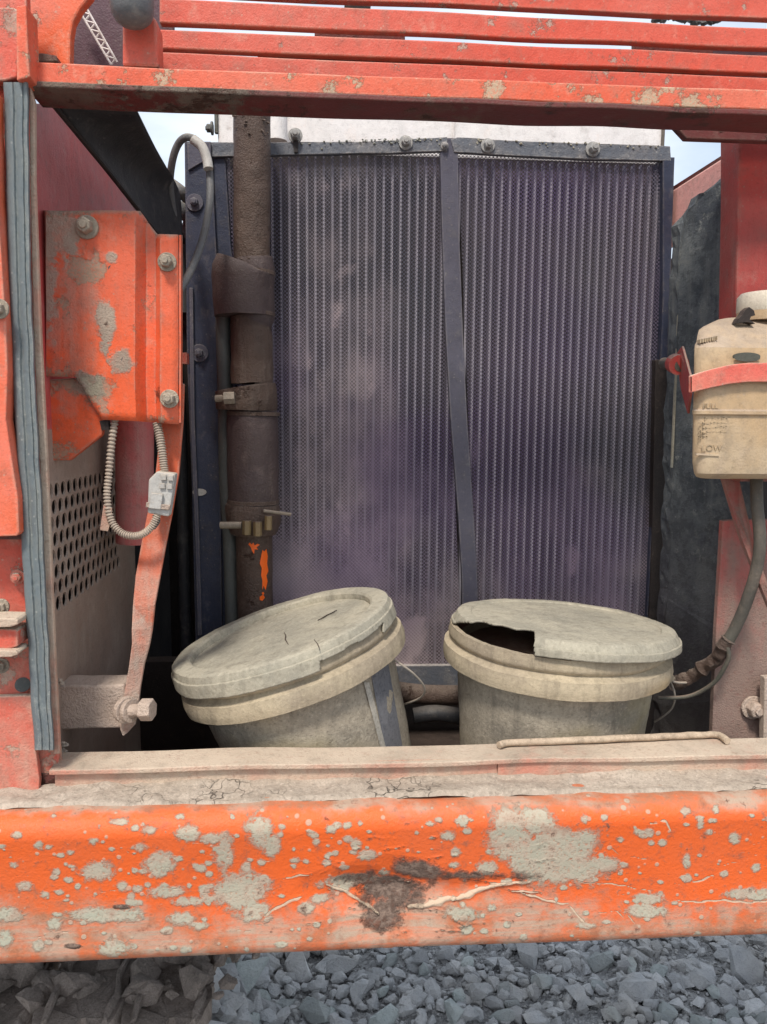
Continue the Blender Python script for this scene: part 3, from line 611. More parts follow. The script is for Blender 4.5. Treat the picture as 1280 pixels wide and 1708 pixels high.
wallbox('inner_wall', ya, yperf0, zp0, zp1, M['tan']); wallbox('inner_wall', ype, yend, zp0, zp1, M['tan'])
ztw = W(205, 168, 1.39).z
mb = MB().prism([Vector((XW, ya, zmid+.03)), Vector((XW, 1.39, zmid+.03)), Vector((XW, 1.39, ztw)), Vector((XW, yu-.012, z1-.007)), Vector((XW, ya, z1-.007))], (-.0025, 0, 0)); obj('upper_inner_wall', mb, M['inner'], BODY)
mb = MB().box((XW-.07, ya, fz), (XW-.045, yend, z1)); obj('hole_shade_panel', mb, M['black'], BODY)  # black panel added so the punched holes look dark
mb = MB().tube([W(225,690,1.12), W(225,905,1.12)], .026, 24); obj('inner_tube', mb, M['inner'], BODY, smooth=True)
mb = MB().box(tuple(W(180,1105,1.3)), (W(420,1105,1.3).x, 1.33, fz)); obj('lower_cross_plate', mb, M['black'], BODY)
A_ = crv(pz([(80,160,.90),(170,276,.985),(262,390,1.13)]), 10); B_ = crv(pz([(214,160,.90),(252,235,1.03),(290,305,1.20),(296,360,1.21),(297,398,1.20)]), 5)
def hl(s, t):
    p = A_[round(t*20)].lerp(B_[round(t*20)], s); return p + Vector((0, .03*math.sin(math.pi*min(1, s*1.6)*.5), 0))
obj('hood_lining', grid_sheet(hl, 12, 20), M['hood'], BODY, smooth='open', solid=.003)
mb = MB().tube(pz([(82,166,.892),(180,285,.99),(262,390,1.12)]), .0028, 8); obj('lining_trim', mb, M['black'], BODY)
# rear of the bay
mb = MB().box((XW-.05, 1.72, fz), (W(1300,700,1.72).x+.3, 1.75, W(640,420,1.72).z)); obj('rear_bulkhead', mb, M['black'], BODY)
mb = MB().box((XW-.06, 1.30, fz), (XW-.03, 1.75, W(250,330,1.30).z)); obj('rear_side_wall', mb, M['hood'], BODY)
for k, (pts, r) in enumerate([([(270,330,1.3),(295,345,1.3),(318,370,1.32),(300,420,1.34),(305,520,1.36)], .012), ([(262,390,1.34),(300,392,1.33),(318,440,1.36),(312,600,1.4)], .014), ([(290,560,1.3),(300,700,1.32),(306,900,1.34),(312,1100,1.34)], .011), ([(275,300,1.34),(300,318,1.32),(318,335,1.34)], .010)]):
    mb = MB().tube(crv(pz(pts)), r, 12); obj('engine_bay_hose', mb, M['greyhose'] if k in (0, 3) else M['darkrub'], BODY, smooth=True)
mb = MB().box(tuple(W(303,588,1.2)), tuple(W(316,608,1.22))); obj('red_tab', mb, M['salmon'], BODY)

# ================================================================== SLATTED GUARD ABOVE THE BEAM
G = thing('slatted_guard', 'faded red horizontal slat guard above the top beam with sky between slats', 'guard', tuple(W(640, 120, .98)))
def slat(a, b, c, d_, Y, depth, name='slat', mat='salmon', u0=265, u1=1500):
    # a,b top at u=270,1280 ; c,d bottom
    def T(u): return a + (b-a)*(u-270)/1010
    def B(u): return c + (d_-c)*(u-270)/1010
    mb = MB(); p0, p1 = W(u0, T(u0), Y), W(u1, T(u1), Y); q0, q1 = W(u0, B(u0), Y), W(u1, B(u1), Y)
    mb.prism([q0, q1, p1, p0], (0, depth, 0)); mb.sub(.03).wob(.0014, 7, Y*9); return obj(name, mb, M[mat], G, bev=.0015)
slat(-55, -22, -14, 31, .97, .012)
slat(-3, 47, 38, 80, .955, .012)
slat(49, 92, 81, 122, .945, .012)
slat(87, 130, 118, 156, .935, .010)
for u0, u1, vv in ((525,676,60),(1056,1190,82)):
    slat(vv-14-(u0-270)*.0, 30+vv, vv+2, 46+vv, .99, .006, 'packing_plate', 'under', u0, u1) if False else plate('packing_plate', [(u0,vv-26),(u1,vv-22),(u1,vv+22),(u0,vv+16)], .985, .006, M['under'], G)
plate('backing_plate', [(430,84),(1180,112),(1180,150),(430,128)], .965, .006, M['under'], G)
plate('end_plate', [(1160,60),(1420,75),(1420,165),(1130,150),(1150,110)], .99, .01, M['purple'], G)
plate('post', [(204,26),(250,20),(262,34),(265,112),(204,110)], .885, .03, M['salmon'], G, bev=.003)
plate('arched_plate', [(50,-70),(172,-70),(152,-8),(134,14),(122,36),(118,62),(117,110),(50,106)], .90, .014, M['orange'], G, bev=.002)
plate('arched_plate_lip', [(52,90),(70,88),(94,92),(96,102),(52,104)], .885, .015, M['under'], G)
plate('shaded_backing', [(100,-70),(290,-70),(290,118),(100,112)], .985, .008, M['purple'], G)  # shade inside the arch is put into this panel's colour
plate('left_channel', [(-150,-60),(48,-60),(20,30),(-150,30)], .90, .01, M['purple'], G)
# pale lattice strut seen through the arch
def lattice():
    mb = MB(); a, b = W(125,5,.962), W(186,108,.962); a2, b2 = W(137,0,.962), W(196,104,.962); r = .0013
    mb.tube([a, b], r, 6); mb.tube([a2, b2], r, 6)
    for k in range(7):
        p = a.lerp(b, k/7); q = a2.lerp(b2, (k+.6)/7); mb.tube([p, q], r*.8, 6); mb.tube([q, a.lerp(b, (k+1)/7)], r*.8, 6)
    tag(obj('lattice_strut', mb, M['cream'], None), 'pale thin lattice strut behind the arched opening at top left', 'strut')
lattice()
K = MB(); c0, c1 = W(213,-70,.86), W(222,22,.86); pts = [c0.lerp(c1, t) for t in (0, .5, .8, 1.0, 1.12, 1.2, 1.25, 1.27)]; K.tube(pts, [.0225, .0225, .0222, .021, .018, .013, .007, .001], 28)
tag(obj('rubber_knob', K, M['greyhose'], None, smooth=True), 'smooth dark grey rounded rubber knob hanging at top left', 'knob')
mb = MB().box(tuple(W(575,6,1.2)), tuple(W(618,13,1.22))); mb.box(tuple(W(583,4,1.2)), tuple(W(612,7,1.215)));
tag(obj('green_fitting', mb, M['tubegrey'], None, bev=.001), 'small dark green fitting seen between the two upper slats', 'fitting')  # dark green object of unknown use
mb = MB()
for k in range(14): vs, fs = SV[k]; c = W(1095+k*8, 33 - 4*math.sin(k*.5) + (k % 3), 1.7); mb.add([c + v*.012 for v in vs], fs)
o = tag(obj('rag', mb, M['darkrub'], None), 'dark ragged bundle seen through the upper right slat gap', 'bundle')

# ================================================================== ORANGE COVER
CV = thing('cover_plate', 'bent orange sheet metal cover bolted on the left side of the compartment', 'cover', tuple(W(185, 530, .95)))
def cover():
    # profile across u with relative depth, extruded down with slanted outline
    prof = [(75,.020),(80,.0),(225,0),(236,.010),(244,.016),(262,.016),(270,.004),(299,.004)]
    def top(u): return 352 if u <= 232 else (352 + (u-232)*1.25 if u < 264 else 391 + (u-264)*.03)
    def bot(u): return 628 + (u-75)*.02 if u < 128 else (629 + (u-128)*1.7 if u < 170 else 700 + (u-170)*.06)
    us = sorted(set([p[0] for p in prof] + [90,110,128,140,155,170,190,210,232,250,264,285])); nv = 24; mb = MB()
    def dep(u):
        for a, b in zip(prof, prof[1:]):
            if u <= b[0]: return a[1] + (b[1]-a[1])*(u-a[0])/(b[0]-a[0])
        return prof[-1][1]
    for u in us:
        for j in range(nv+1):
            v = top(u) + (bot(u)-top(u))*j/nv; mb.v.append(W(u, v, .925 + dep(u)) + noise.noise_vector(Vector((u*.01, v*.01, 0)))*.0015)
    for i in range(len(us)-1):
        for j in range(nv): mb.f.append((i*(nv+1)+j, i*(nv+1)+j+1, (i+1)*(nv+1)+j+1, (i+1)*(nv+1)+j))
    o = obj('sheet', mb, M['cover'], CV, smooth='open', solid=.003); o.data.set_sharp_from_angle(angle=R(25))
cover()
plate('lower_bracket', [(70,634),(128,630),(150,668),(173,704),(170,726),(116,768),(74,768)], .935, .012, M['cover'], CV, bev=.002)
plate('side_tab', [(66,425),(78,418),(78,628),(70,628)], .94, .01, M['cover'], CV)
for u, v, Y, r in ((145,379,.922,.0105),(279,437,.926,.0085),(283,665,.926,.0085)): hexbolt(u, v, Y, r, CV, h=.7)
for u, v in ((186,448),(208,600)):
    mb = MB().tube([W(u,v,.9235), W(u,v,.927)], .0035, 12); obj('rivet', mb, M['tubegrey'], CV)
obj('cover_side', MB().prism([W(299,392,.929), W(299,705,.929), W(302,705,.96), W(302,392,.96)], (.002, 0, 0)), M['cover'], CV)

# ================================================================== DOOR STAY
ST = thing('door_stay', 'long flat steel stay with twisted dusty lower end bolted to a square tube', 'stay bar', tuple(W(215, 1215, .93)))
def stay():
    secs = [(288,640,17,.965),(287,705,16,.962),(279,790,17,.957),(266,860,18,.952),(256,910,18,.948),(247,960,18,.942),(240,1010,16,.936),(237,1050,15,.932),(235,1075,13,.930),(228,1110,11,.928),(222,1145,11,.926),(217,1180,12,.924),(213,1212,11,.922),(210,1224,4,.922)]
    mb = MB()
    for u, v, hw, Y in secs:
        hw *= 1.15
        tw = .5 if 1040 < v < 1120 else (.25 if v >= 1120 else 0)
        a = W(u-hw, v+ (5 if v > 1180 else 0), Y - tw*.012); b = W(u+hw, v-(3 if v > 1180 else 0), Y + tw*.012); mb.v += [a, b, b + Vector((0, .006, 0)), a + Vector((0, .006, 0))]
    for i in range(len(secs)-1):
        for k in range(4): mb.f.append((i*4+k, i*4+(k+1) % 4, i*4+4+(k+1) % 4, i*4+4+k))
    mb.f += [(0,3,2,1), tuple(len(mb.v)-4+k for k in range(4))]
    obj('bar', mb, M['stay'], ST, bev=.0012, label='bar orange at the top and dust covered below')
stay()
c = W(215, 1182, .918)
mb = MB().tube([c + Vector((-.004, -.001, 0)), c + Vector((.001, -.006, 0))], .016, 24); obj('washer', mb, M['dustmetal'], ST, bev=.0006)
mb = MB().tube([c + Vector((.001, -.006, 0)), c + Vector((.006, -.009, .0005))], .014, 24); obj('washer', mb, M['dustmetal'], ST, bev=.0006)
mb = MB().tube([c + Vector((.004, -.009, .001)), c + Vector((.022, -.013, .003))], .0075, 16); obj('bolt_shank', mb, M['dustmetal'], ST, smooth=True)
mb = MB().tube([c + Vector((.017, -.012, .003)), c + Vector((.032, -.015, .004))], .0135, 6); obj('bolt_head', mb, M['dustmetal'], ST, bev=.0018, seg=3)
mb = MB().box(tuple(W(90,1144,.925)), (W(208,1144,.925).x, .965, W(90,1217,.925).z)); mb.sub(.01).wob(.0012, 40); obj('square_tube', mb, M['dustmetal'], ST, bev=.003, seg=3)
mb = MB()
for k in range(12): vs, fs = SV[k]; cc = W(102 + random.uniform(-7, 9), random.choice([1138, 1240, 1250]) + random.uniform(-4, 4), .91); mb.add([cc + v*.004 for v in vs], fs)
o = obj('mud_crumbs', mb, M['mud'], ST); o['kind'] = 'stuff'

# ================================================================== WIRING
H = thing('wiring_harness', 'dusty corrugated wire loop with pale plug connector hanging under the orange cover', 'wiring harness', tuple(W(190, 705, .93)))
def corr(pts, r, amp=.18, n=7):
    P = crv(pts, n*4); rs = [r*(1 + (amp if i % 4 < 2 else -amp)) for i in range(len(P))]; return MB().tube(P, rs, 12)
obj('conduit', corr(pz([(192,700,.935),(186,745,.932),(182,790,.93),(179,830,.928),(186,868,.925),(205,890,.922),(232,893,.92),(252,880,.92),(264,858,.922)]), .0040), M['conduit'], H, smooth=True)
obj('conduit', corr(pz([(262,706,.945),(268,735,.94),(272,765,.936),(275,792,.933)]), .0046, .16), M['conduit'], H, smooth=True)
mb = MB().prism(px([(248,800),(262,786),(293,790),(288,824),(282,862),(246,856)], .920), (0, .016, 0)); obj('connector', mb, M['conn'], H, bev=.002)
for k, (u, v) in enumerate([(268,792),(280,793),(266,806),(278,807)]):
    mb = MB().box(tuple(W(u,v,.917)), (W(u+9,v,.917).x, .922, W(u,v+9,.917).z)); obj('connector_clip', mb, M['conn'], H, bev=.0006)
mb = MB().prism(px([(244,838),(284,843),(282,851),(243,846)], .916), (0, .006, 0)); obj('connector_collar', mb, M['dustmetal'], H, bev=.0006)
mb = MB().prism(px([(252,822),(272,824),(268,850),(248,848)], .915), (0, .004, 0)); obj('connector_latch', mb, M['conn'], H, bev=.0008)
mb = MB().prism(px([(173,842),(187,848),(186,868),(180,886),(167,884)], .924), (0, .0015, 0)); obj('tape_tag', mb, M['sill'], H)
mb = MB().prism(px([(166,702),(180,700),(182,716),(170,718)], .93), (0, .01, 0)); obj('clip', mb, M['black'], H)
for k in range(3): mb = MB().tube(crv(pz([(256+k*4,860,.922),(258+k*4,870,.924),(252+k*3,882,.924)])), .0012, 6); obj('wire', mb, M['tubegrey'], H)

# loop hose
LH = MB().tube(crv(pz([(300,484,1.10),(318,452,1.12),(338,400,1.14),(350,340,1.15),(350,290,1.16),(344,258,1.16),(330,236,1.16),(312,229,1.16),(298,240,1.17),(288,268,1.18),(284,310,1.2),(290,360,1.22)])), .0052, 14)
tag(obj('loop_hose', LH, M['greyhose'], None, smooth=True), 'thin grey hose looping over the top left corner of the radiator', 'hose')
mb = MB().tube(crv(pz([(322,232,1.16),(338,246,1.158),(346,268,1.155),(348,282,1.152)])), .0068, 14); tag(obj('hose_sleeve', mb, M['conn'], None, smooth=True), 'paler grey sleeve around the bend of the loop hose', 'sleeve')

# ================================================================== RADIATOR
RAD = thing('radiator', 'large radiator and cooler pack behind two mesh screens with dark blue frames', 'radiator', tuple(W(720, 1150, 1.32)))
YR = 1.30
obj('core', MB().box(tuple(W(352,250,YR+.03)), (W(1108,250,YR+.03).x, YR+.12, W(700,1140,YR+.03).z)), M['black'], RAD, label='dark cooler core behind the tubes')
tubepos = []
def lerpx(a, b, t): return a + (b-a)*t
x0t = W(455, 600, YR+.012).x; x1t = W(1104, 600, YR+.012).x; pit = .01375
zt = W(640, 262, YR+.012).z; zbm = W(640, 1120, YR+.012).z
tm = MB().box((-.0017, -.006, zbm), (.0017, .006, zt)); tme = mesh_of('cooling_tube', tm, M['tubes'])
k = 0; x = W(372, 600, YR+.012).x
while x < x1t:
    o = bpy.data.objects.new('cooling_tube', tme); COL.objects.link(o); o.parent = RAD; o.location = Vector((x, YR+.014, 0)) - WORLD_LOC[RAD]; x += pit*random.uniform(.97, 1.03)
def qsheet(pts, Y, n=24, bulge=0., seed=0):
    a, b, c, d_ = [W(u, v, Y) for u, v in pts]   # tl,tr,br,bl
    def fn(s, t):
        p = a.lerp(b, s).lerp(d_.lerp(c, s), t); p.y -= bulge*math.sin(math.pi*s)*(.3+t) + .0015*noise.noise(p*9 + Vector((seed, 0, 0))); return p
    return grid_sheet(fn, n, n*2)
obj('mesh_screen', qsheet([(368,254),(738,252),(772,1140),(374,1140)], YR, bulge=.003), M['mesh'], RAD, smooth='open', label='left mesh screen, lower half clogged with pale dust')
obj('mesh_screen', qsheet([(764,254),(1108,258),(1078,1140),(798,1140)], YR, bulge=.002, seed=5), M['mesh'], RAD, smooth='open', label='right mesh screen, darker and purplish')
# divider strip, bent
def strip(name, Lp, Rp, Y, th, mat, n=30, parent=RAD, bev=.001, label=None, wv=.001):
    def I(T, v):
        for a, b in zip(T, T[1:]):
            if v <= b[1]: return a[0] + (b[0]-a[0])*(v-a[1])/(b[1]-a[1])
        return T[-1][0]
    mb = MB(); v0, v1 = Lp[0][1], Lp[-1][1]
    for j in range(n+1):
        v = v0 + (v1-v0)*j/n; l, r = W(I(Lp, v), v, Y), W(I(Rp, v), v, Y); dy = wv*noise.noise(Vector((v*.02, 3, Y)))
        mb.v += [l+Vector((0,dy,0)), r+Vector((0,dy,0)), r+Vector((0, th, 0)), l+Vector((0, th, 0))]
    for j in range(n):
        for k in range(4): mb.f.append((j*4+k, j*4+(k+1) % 4, j*4+4+(k+1) % 4, j*4+4+k))
    mb.f += [(0,3,2,1), tuple(n*4+k for k in range(4))]
    return obj(name, mb, mat, parent, bev=bev, label=label)
strip('divider_strip', [(734,230),(738,400),(744,560),(752,700),(764,850),(771,960),(773,1130)], [(764,230),(767,400),(773,560),(780,700),(790,850),(797,960),(799,1130)], YR-.010, .012, M['navygrey'], label='bent grey strip between the two screens')
strip('side_frame', [(1106,262),(1106,500),(1098,700),(1086,900),(1074,1140)], [(1126,262),(1118,500),(1110,700),(1100,900),(1090,1140)], YR-.012, .05, M['navy'])
strip('side_frame', [(356,262),(360,420),(366,440),(370,1140)], [(376,262),(386,420),(390,450),(394,1140)], YR-.006, .04, M['navy'])
strip('side_channel', [(308,236),(312,600),(320,800),(328,1140)], [(352,236),(362,430),(366,600),(372,1140)], YR-.014, .08, M['navy'], label='dark navy side channel of the radiator')
strip('channel_edge', [(316,480),(318,700),(326,900),(330,1060)], [(322,480),(325,700),(333,900),(337,1060)], YR-.02, .006, M['navygrey'])
obj('top_flange', MB().prism(px([(312,238),(352,236),(352,262),(314,284)], YR-.018), (0, .004, 0)), M['navygrey'], RAD, bev=.0008)
def flange(pts, nm='top_flange'):
    mb = MB().prism(px(pts, YR-.012), (0, .01, 0)); mb.sub(.02).wob(.001, 20); obj(nm, mb, M['flange'], RAD, bev=.001)
flange([(352,236),(460,237),(600,236),(735,229),(746,228),(746,252),(640,255),(352,261)])
flange([(752,233),(764,229),(900,236),(1016,240),(1119,243),(1120,268),(1000,266),(900,262),(758,254)])
flange([(356,1110),(1080,1110),(1078,1142),(700,1146),(356,1142)], 'bottom_flange')
hexbolt(493, 226, YR-.013, .009, RAD, M['fbolt'], h=.7); hexbolt(677, 238, YR-.014, .009, RAD, M['fbolt'], h=.7); hexbolt(814, 243, YR-.014, .009, RAD, M['fbolt'], h=.7); hexbolt(989, 249, YR-.014, .0095, RAD, M['fbolt'], h=.7); hexbolt(742, 243, YR-.014, .005, RAD, M['flange'])
obj('stud', MB().prism(px([(489,234),(498,234),(497,254),(491,254)], YR-.016), (0, .006, 0)), M['black'], RAD)
for u, v, r in ((325,338,.014),(333,589,.015)): hexbolt(u, v, YR-.016, r*.55, RAD, M['navygrey'], washer=2.0, h=.6, name='mount_bolt')
mb = MB().prism([W(333+12*math.cos(a), 821+6*math.sin(a), YR-.0155) for a in [i*math.pi/6 for i in range(12)]], (0, .001, 0)); obj('slot', mb, M['conn'], RAD)
for k in range(22):      # dust crumbs lying on the flange
    pass
mb = MB()
for k in range(120):
    u = random.choice([random.uniform(600, 735), random.uniform(780, 1110), random.uniform(500, 700)]); vs, fs = SV[k % 14]; s = random.uniform(.0008, .0028); top = 231 + (u-740)*.03 if u > 745 else 235 - (u-500)*.02
    cc = W(u, top + abs(random.gauss(0, 4)), YR-.013); mb.add([cc + v*s for v in vs], fs)
o = obj('dust_crumbs', mb, M['lid'], RAD, label='dust crumbs on the upper flange'); o['kind'] = 'stuff'
# lower debris under the radiator
mb = MB().tube(crv(pz([(640,1150,1.2),(700,1158,1.2),(770,1160,1.2)])), .016, 12); obj('lower_pipe', mb, M['pipe'], RAD, smooth=True)
mb = MB().tube(crv(pz([(690,1195,1.16),(730,1190,1.16),(790,1200,1.16)])), .013, 12); obj('lower_pipe', mb, M['darkrub'], RAD, smooth=True)
# cream tank behind
T = MB().box(tuple(W(362,150,1.45)), (W(1110,150,1.45).x, 1.9, W(700,262,1.45).z))
TK = thing('cream_tank', 'cream white painted steel box standing behind the radiator under the beam', 'tank', tuple(W(740, 262, 1.45)))
obj('tank_body', T, M['cream'], TK, bev=.004)
obj('edge_strip', MB().box(tuple(W(1109,150,1.445)), (W(1113,150,1.445).x, 1.455, W(700,262,1.445).z)), M['drainhose'], TK)
obj('edge_strip', MB().box(tuple(W(357,150,1.445)), (W(362,150,1.445).x, 1.455, W(700,232,1.445).z)), M['drainhose'], TK)
hexbolt(354, 214, 1.44, .009, TK, M['tubegrey'], axis=(-1,0,0))
obj('tank_neck', MB().tube([W(462,150,1.40), W(462,236,1.40)], .018, 20), M['cream'], TK, smooth=True)
obj('panel_seam', MB().box(tuple(W(757,150,1.447)), (W(760,150,1.447).x, 1.452, W(700,262,1.447).z)), M['cream'], TK)

# ================================================================== COOLANT PIPE
YP = 1.235
CP = thing('standing_pipe', 'dark mud caked standing pipe with clamped rubber hose sections before the left screen', 'pipe', tuple(W(425, 1010, YP)))
def vtube(name, pts, mat, n=28, parent=CP, Y=YP, wob=.0, bev=0, label=None):   # pts (u, v, halfwidth px)
    P = []; Rr = []
    for a, b in zip(pts, pts[1:]):
        m = max(1, int(abs(b[1]-a[1])/12))
        for k in range(m): t = k/m; P.append(W(a[0]+(b[0]-a[0])*t, a[1]+(b[1]-a[1])*t, Y)); Rr.append((a[2]+(b[2]-a[2])*t)*Y/FPX*1.0)
    P.append(W(pts[-1][0], pts[-1][1], Y)); Rr.append(pts[-1][2]*Y/FPX)
    mb = MB().tube(P, Rr, n)
    if wob: mb.wob(wob, 45)
    return obj(name, mb, mat, parent, smooth=True, label=label)
vtube('upper_pipe', [(421,150,29),(421,182,29),(421,260,29),(420,450,29)], M['pipe'], wob=.0015)
vtube('hose_collar', [(408,444,46),(405,452,49),(406,500,48),(407,528,46)], M['hosewrap'], wob=.002, n=32)
vtube('hose_collar', [(422,432,31),(424,450,33),(424,530,33),(422,540,31)], M['hosewrap'], wob=.0018)
vtube('middle_pipe', [(418,528,31),(420,560,34),(421,640,34)], M['pipe'], wob=.002)
vtube('clamp', [(410,646,49),(411,652,50),(412,680,50),(412,684,48)], M['pipe'], wob=.0012)
vtube('hose', [(421,682,39),(422,700,42),(423,830,42),(422,846,40)], M['hosewrap'], wob=.0015)
vtube('clamp', [(422,840,43),(422,846,45),(424,872,44),(424,890,38)], M['pipe'], wob=.0022)
vtube('lower_pipe', [(424,888,30),(425,960,30),(427,1060,30)], M['pipe'], wob=.0008, label='lower pipe with orange paint drips')
mb = MB().tube([W(360,665,1.205), W(404,663,1.20)], .0055, 12); mb.tube([W(374,664,1.19), W(392,663,1.19)], .0095, 6); obj('clamp_bolt', mb, M['bolt'], CP, smooth=True)
mb = MB().tube([W(368,876,1.20), W(404,876,1.195)], .0055, 12); obj('clamp_bolt', mb, M['bolt'], CP, smooth=True)
for u, v, r in ((412,880,.007),(430,882,.007),(448,872,.006)): mb = MB().tube([W(u,v-12,1.188), W(u,v+12,1.188)], r, 6); obj('brass_nut', mb, M['brass'], CP, bev=.0008)
mb = MB().tube([W(440,852,1.19), W(486,858,1.19)], .0025, 8); obj('clamp_tail', mb, M['bolt'], CP)
mb = MB().tube(crv([W(372,530,1.25), W(375,640,1.25), W(378,800,1.25), W(384,900,1.25), W(388,1040,1.25)]), .0115, 14); obj('side_tube', mb, M['tubegrey'], CP, smooth=True)
def paintpatch(pts, uc, hw):   # paint film lying on the round pipe
    r = 30*YP/FPX + .0006; c = W(425, 900, YP); mb = MB(); P = []
    for u, v in pts:
        xx = max(-.97, min(.97, (u-uc)/hw)); q = W(uc, v, YP); P.append(Vector((q.x + r*xx, YP - r*math.sqrt(1-xx*xx) - .0004, W(u, v, YP-r).z)))
    n = len(P); mb.prism(P, (0, .0008, 0)); obj('paint_drip', mb, M['drip'], CP)
t = NT('bright_orange_paint'); M['drip'] = t.fin(t.mix(t.noise(90), (.95, .16, .01), (.85, .12, .02)), .35)
for vb_ in (456, 524, 690, 836):
    vtube('hose_band', [(423,vb_-3,43 if vb_ > 600 else 35),(423,vb_+3,43 if vb_ > 600 else 35)], M['pipe'], wob=.0006)
paintpatch([(438,928),(440,918),(443,921),(446,917),(448,930),(447,942),(449,955),(446,962),(448,972),(445,986),(442,978),(440,985),(440,968),(438,960),(439,948),(436,940)], 425, 30)
paintpatch([(439,990),(441,988),(443,991),(441,994)], 425, 30)
paintpatch([(418,908),(420,905),(423,908),(426,905),(428,910),(432,907),(436,909),(431,913),(433,917),(428,916),(427,924),(424,919),(422,913)], 425, 30)
paintpatch([(436,996),(441,993),(444,998),(440,1003),(436,1001)], 425, 30)
mb = MB()
for k in range(90): vs, fs = SV[k % 14]; s = random.uniform(.001, .004); a = random.uniform(-1.3, 1.3); v = random.choice([random.gauss(200, 22), random.gauss(842, 10), random.gauss(652, 6), random.gauss(446, 6)]); q = W(421, v, YP); r = 30*YP/FPX; mb.add([Vector((q.x + r*math.sin(a), YP - r*math.cos(a), q.z)) + vv*s for vv in vs], fs)
o = obj('mud_crust', mb, M['pipe'], CP); o['kind'] = 'stuff'

# ================================================================== RIGHT SIDE: foam panel, slanted beam
FP = thing('insulation_panel', 'crumbling dark grey foam panel with torn top edge on the right side', 'foam panel', tuple(W(1170, 1200, 1.1)))
def foam():
    Lc = [(1136,372),(1132,440),(1128,600),(1122,760),(1112,1000),(1100,1232)]
    top = [(1136,372),(1150,352),(1162,338),(1170,322),(1182,318),(1194,306),(1206,296),(1222,286),(1236,280),(1262,276)]
    pts = top + [(1262,1232),(1100,1232),(1112,1000),(1122,760),(1128,600),(1132,440)]
    def Yd(u): return 1.20 - (u-1120)/140*.13
    mb = MB().prism([W(u, v, Yd(u)) for u, v in pts], (0, .03, 0)); mb.sub(.02)
    mb.v = [v + noise.noise_vector(v*22)*.005 + noise.noise_vector(v*60)*.004 for v in mb.v]
    obj('foam_sheet', mb, M['foam'], FP)
    obj('frame_edge', MB().prism([W(1128,600,1.19), W(1138,380,1.19), W(1141,380,1.19), W(1131,600,1.19), W(1123,780,1.19), W(1120,780,1.19)], (0, .004, 0)), M['lid'], FP)
foam()
plate('side_post', [(1094,600),(1116,600),(1108,860),(1100,1010),(1096,1236),(1074,1236),(1088,900)], 1.285, .03, M['black'])
mb = MB().prism([W(1112,325,1.32), W(1250,236,1.12), W(1250,330,1.12), W(1112,420,1.32)], (0, .02, 0)); SBm = obj('slanted_beam', mb, M['pink'], BODY, bev=.002, label='pale pink red slanted beam at upper right')
mb = MB().prism([W(1112,318,1.325), W(1250,230,1.125), W(1250,236,1.125), W(1112,325,1.325)], (0, .03, 0)); obj('slanted_beam_edge', mb, M['under'], BODY)
mb = MB().box((W(1140,900,1.3).x, 1.25, fz), (W(1420,900,1.3).x, 1.28, W(1200,420,1.25).z)); obj('rear_side_wall', mb, M['black'], BODY)

